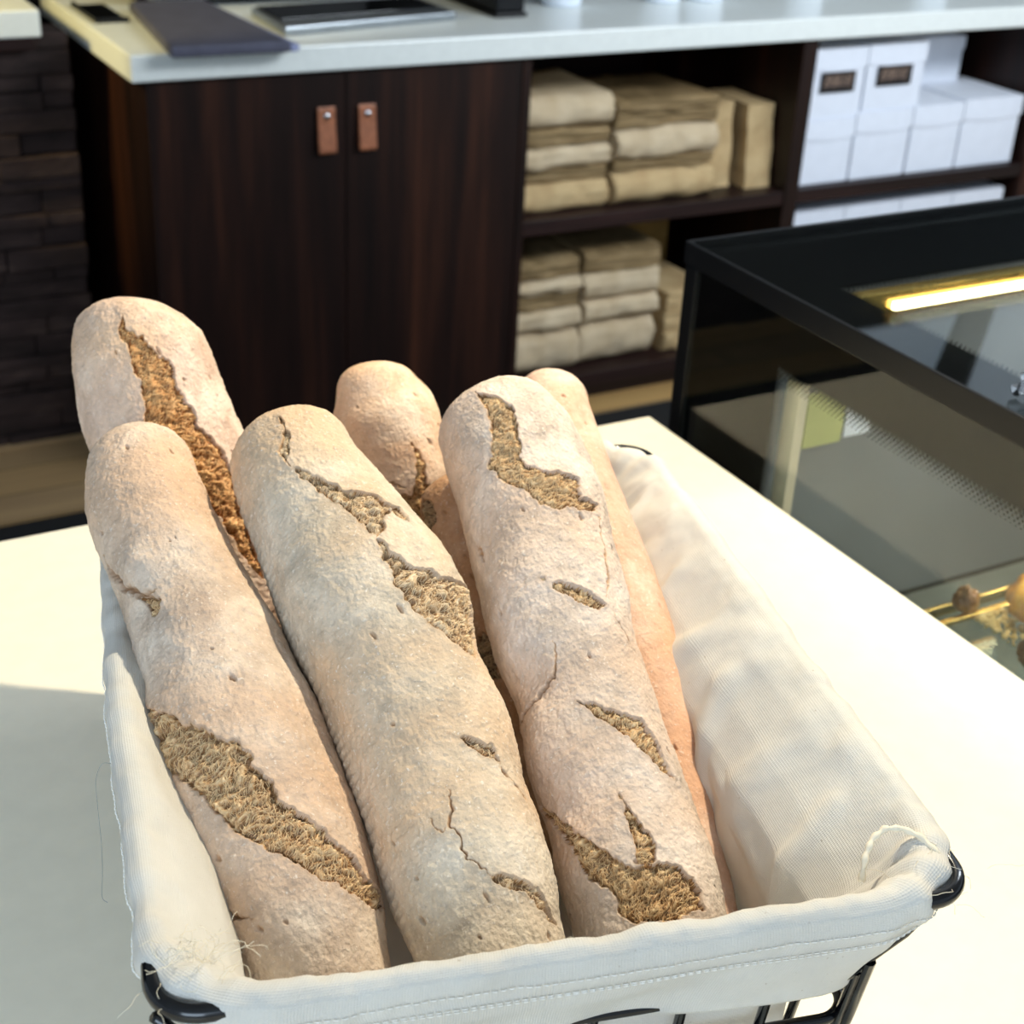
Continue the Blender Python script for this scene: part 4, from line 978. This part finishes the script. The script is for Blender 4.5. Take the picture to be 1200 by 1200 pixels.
    for k in range(1, len(L['open'])+1):
        if (fl == k).sum() > 30:
            cr = tag(piece('crumb', fl == k, mats[1], 'fibre', fib), 'torn open crumb showing through the split crust')
            me = strands(k)
            if me: tag(obj('crumb_strands', me, mats[1], cr), kind='stuff')
    return root
CR = {
 'B': (crust_mat('crust_pink_grey', (rgb('b09b88'), rgb('cdb8a4'), rgb('e0cfbc')), rgb('d4b090'), .55), crumb_mat('crumb_gold', rgb('76502a'), rgb('c29766'), rgb('ecd0a2'))),
 'C': (crust_mat('crust_grey_beige', (rgb('b3a490'), rgb('cebfa9'), rgb('e1d3be')), rgb('d2b08c'), .6), crumb_mat('crumb_tan', rgb('7e5b36'), rgb('c8a577'), rgb('efd9b4'))),
 'E': (crust_mat('crust_floury', (rgb('b4a291'), rgb('d1bfae'), rgb('e4d4c4')), rgb('d6b79c'), .6), crumb_mat('crumb_curly', rgb('80582f'), rgb('caa06c'), rgb('efd3a4'))),
 'A': (crust_mat('crust_rosy', (rgb('ba9d88'), rgb('d6baa5'), rgb('e7d1be')), rgb('dfba94'), .5), crumb_mat('crumb_amber', rgb('8a501f'), rgb('d69c5c'), rgb('f0c88e'))),
 'D': (crust_mat('crust_toasted', (rgb('cba383'), rgb('debc9c'), rgb('ebd3ba')), rgb('dfae82'), .4), crumb_mat('crumb_honey', rgb('8a5a2c'), rgb('c99a62'), rgb('e9cb98'))),
 'F': (crust_mat('crust_orange', (rgb('cb9f84'), rgb('dbb59c'), rgb('e8ccb7')), rgb('d9a884'), .5), crumb_mat('crumb_f', rgb('8a5a2c'), rgb('c99a62'), rgb('e9cb98'))),
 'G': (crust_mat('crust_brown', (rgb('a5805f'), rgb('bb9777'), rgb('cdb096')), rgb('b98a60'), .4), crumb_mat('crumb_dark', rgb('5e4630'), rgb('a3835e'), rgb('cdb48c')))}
def ex_b(A, b, rm, Lc):
    return 0
loaf('B', 'pinkish grey floury baguette with a wide diagonal split, nearest the left rim', CR['B'], 760, 460, 1, .65)
loaf('C', 'grey beige baguette with a scalloped left edge, middle of the front three', CR['C'], 760, 460, 2, .6, scallop=(1.22, .0066, .0012))
loaf('E', 'floury baguette with many splits, rightmost of the front three', CR['E'], 760, 460, 3, .8)
loaf('A', 'baguette standing tallest behind at the left with a long golden split', CR['A'], 560, 420, 4, .7)
loaf('D', 'toasted orange tan baguette tip standing behind the middle', CR['D'], 440, 340, 5, .4)
loaf('F', 'smooth orange tan baguette without splits along the right cloth wall', CR['F'], 560, 340, 6, .35)
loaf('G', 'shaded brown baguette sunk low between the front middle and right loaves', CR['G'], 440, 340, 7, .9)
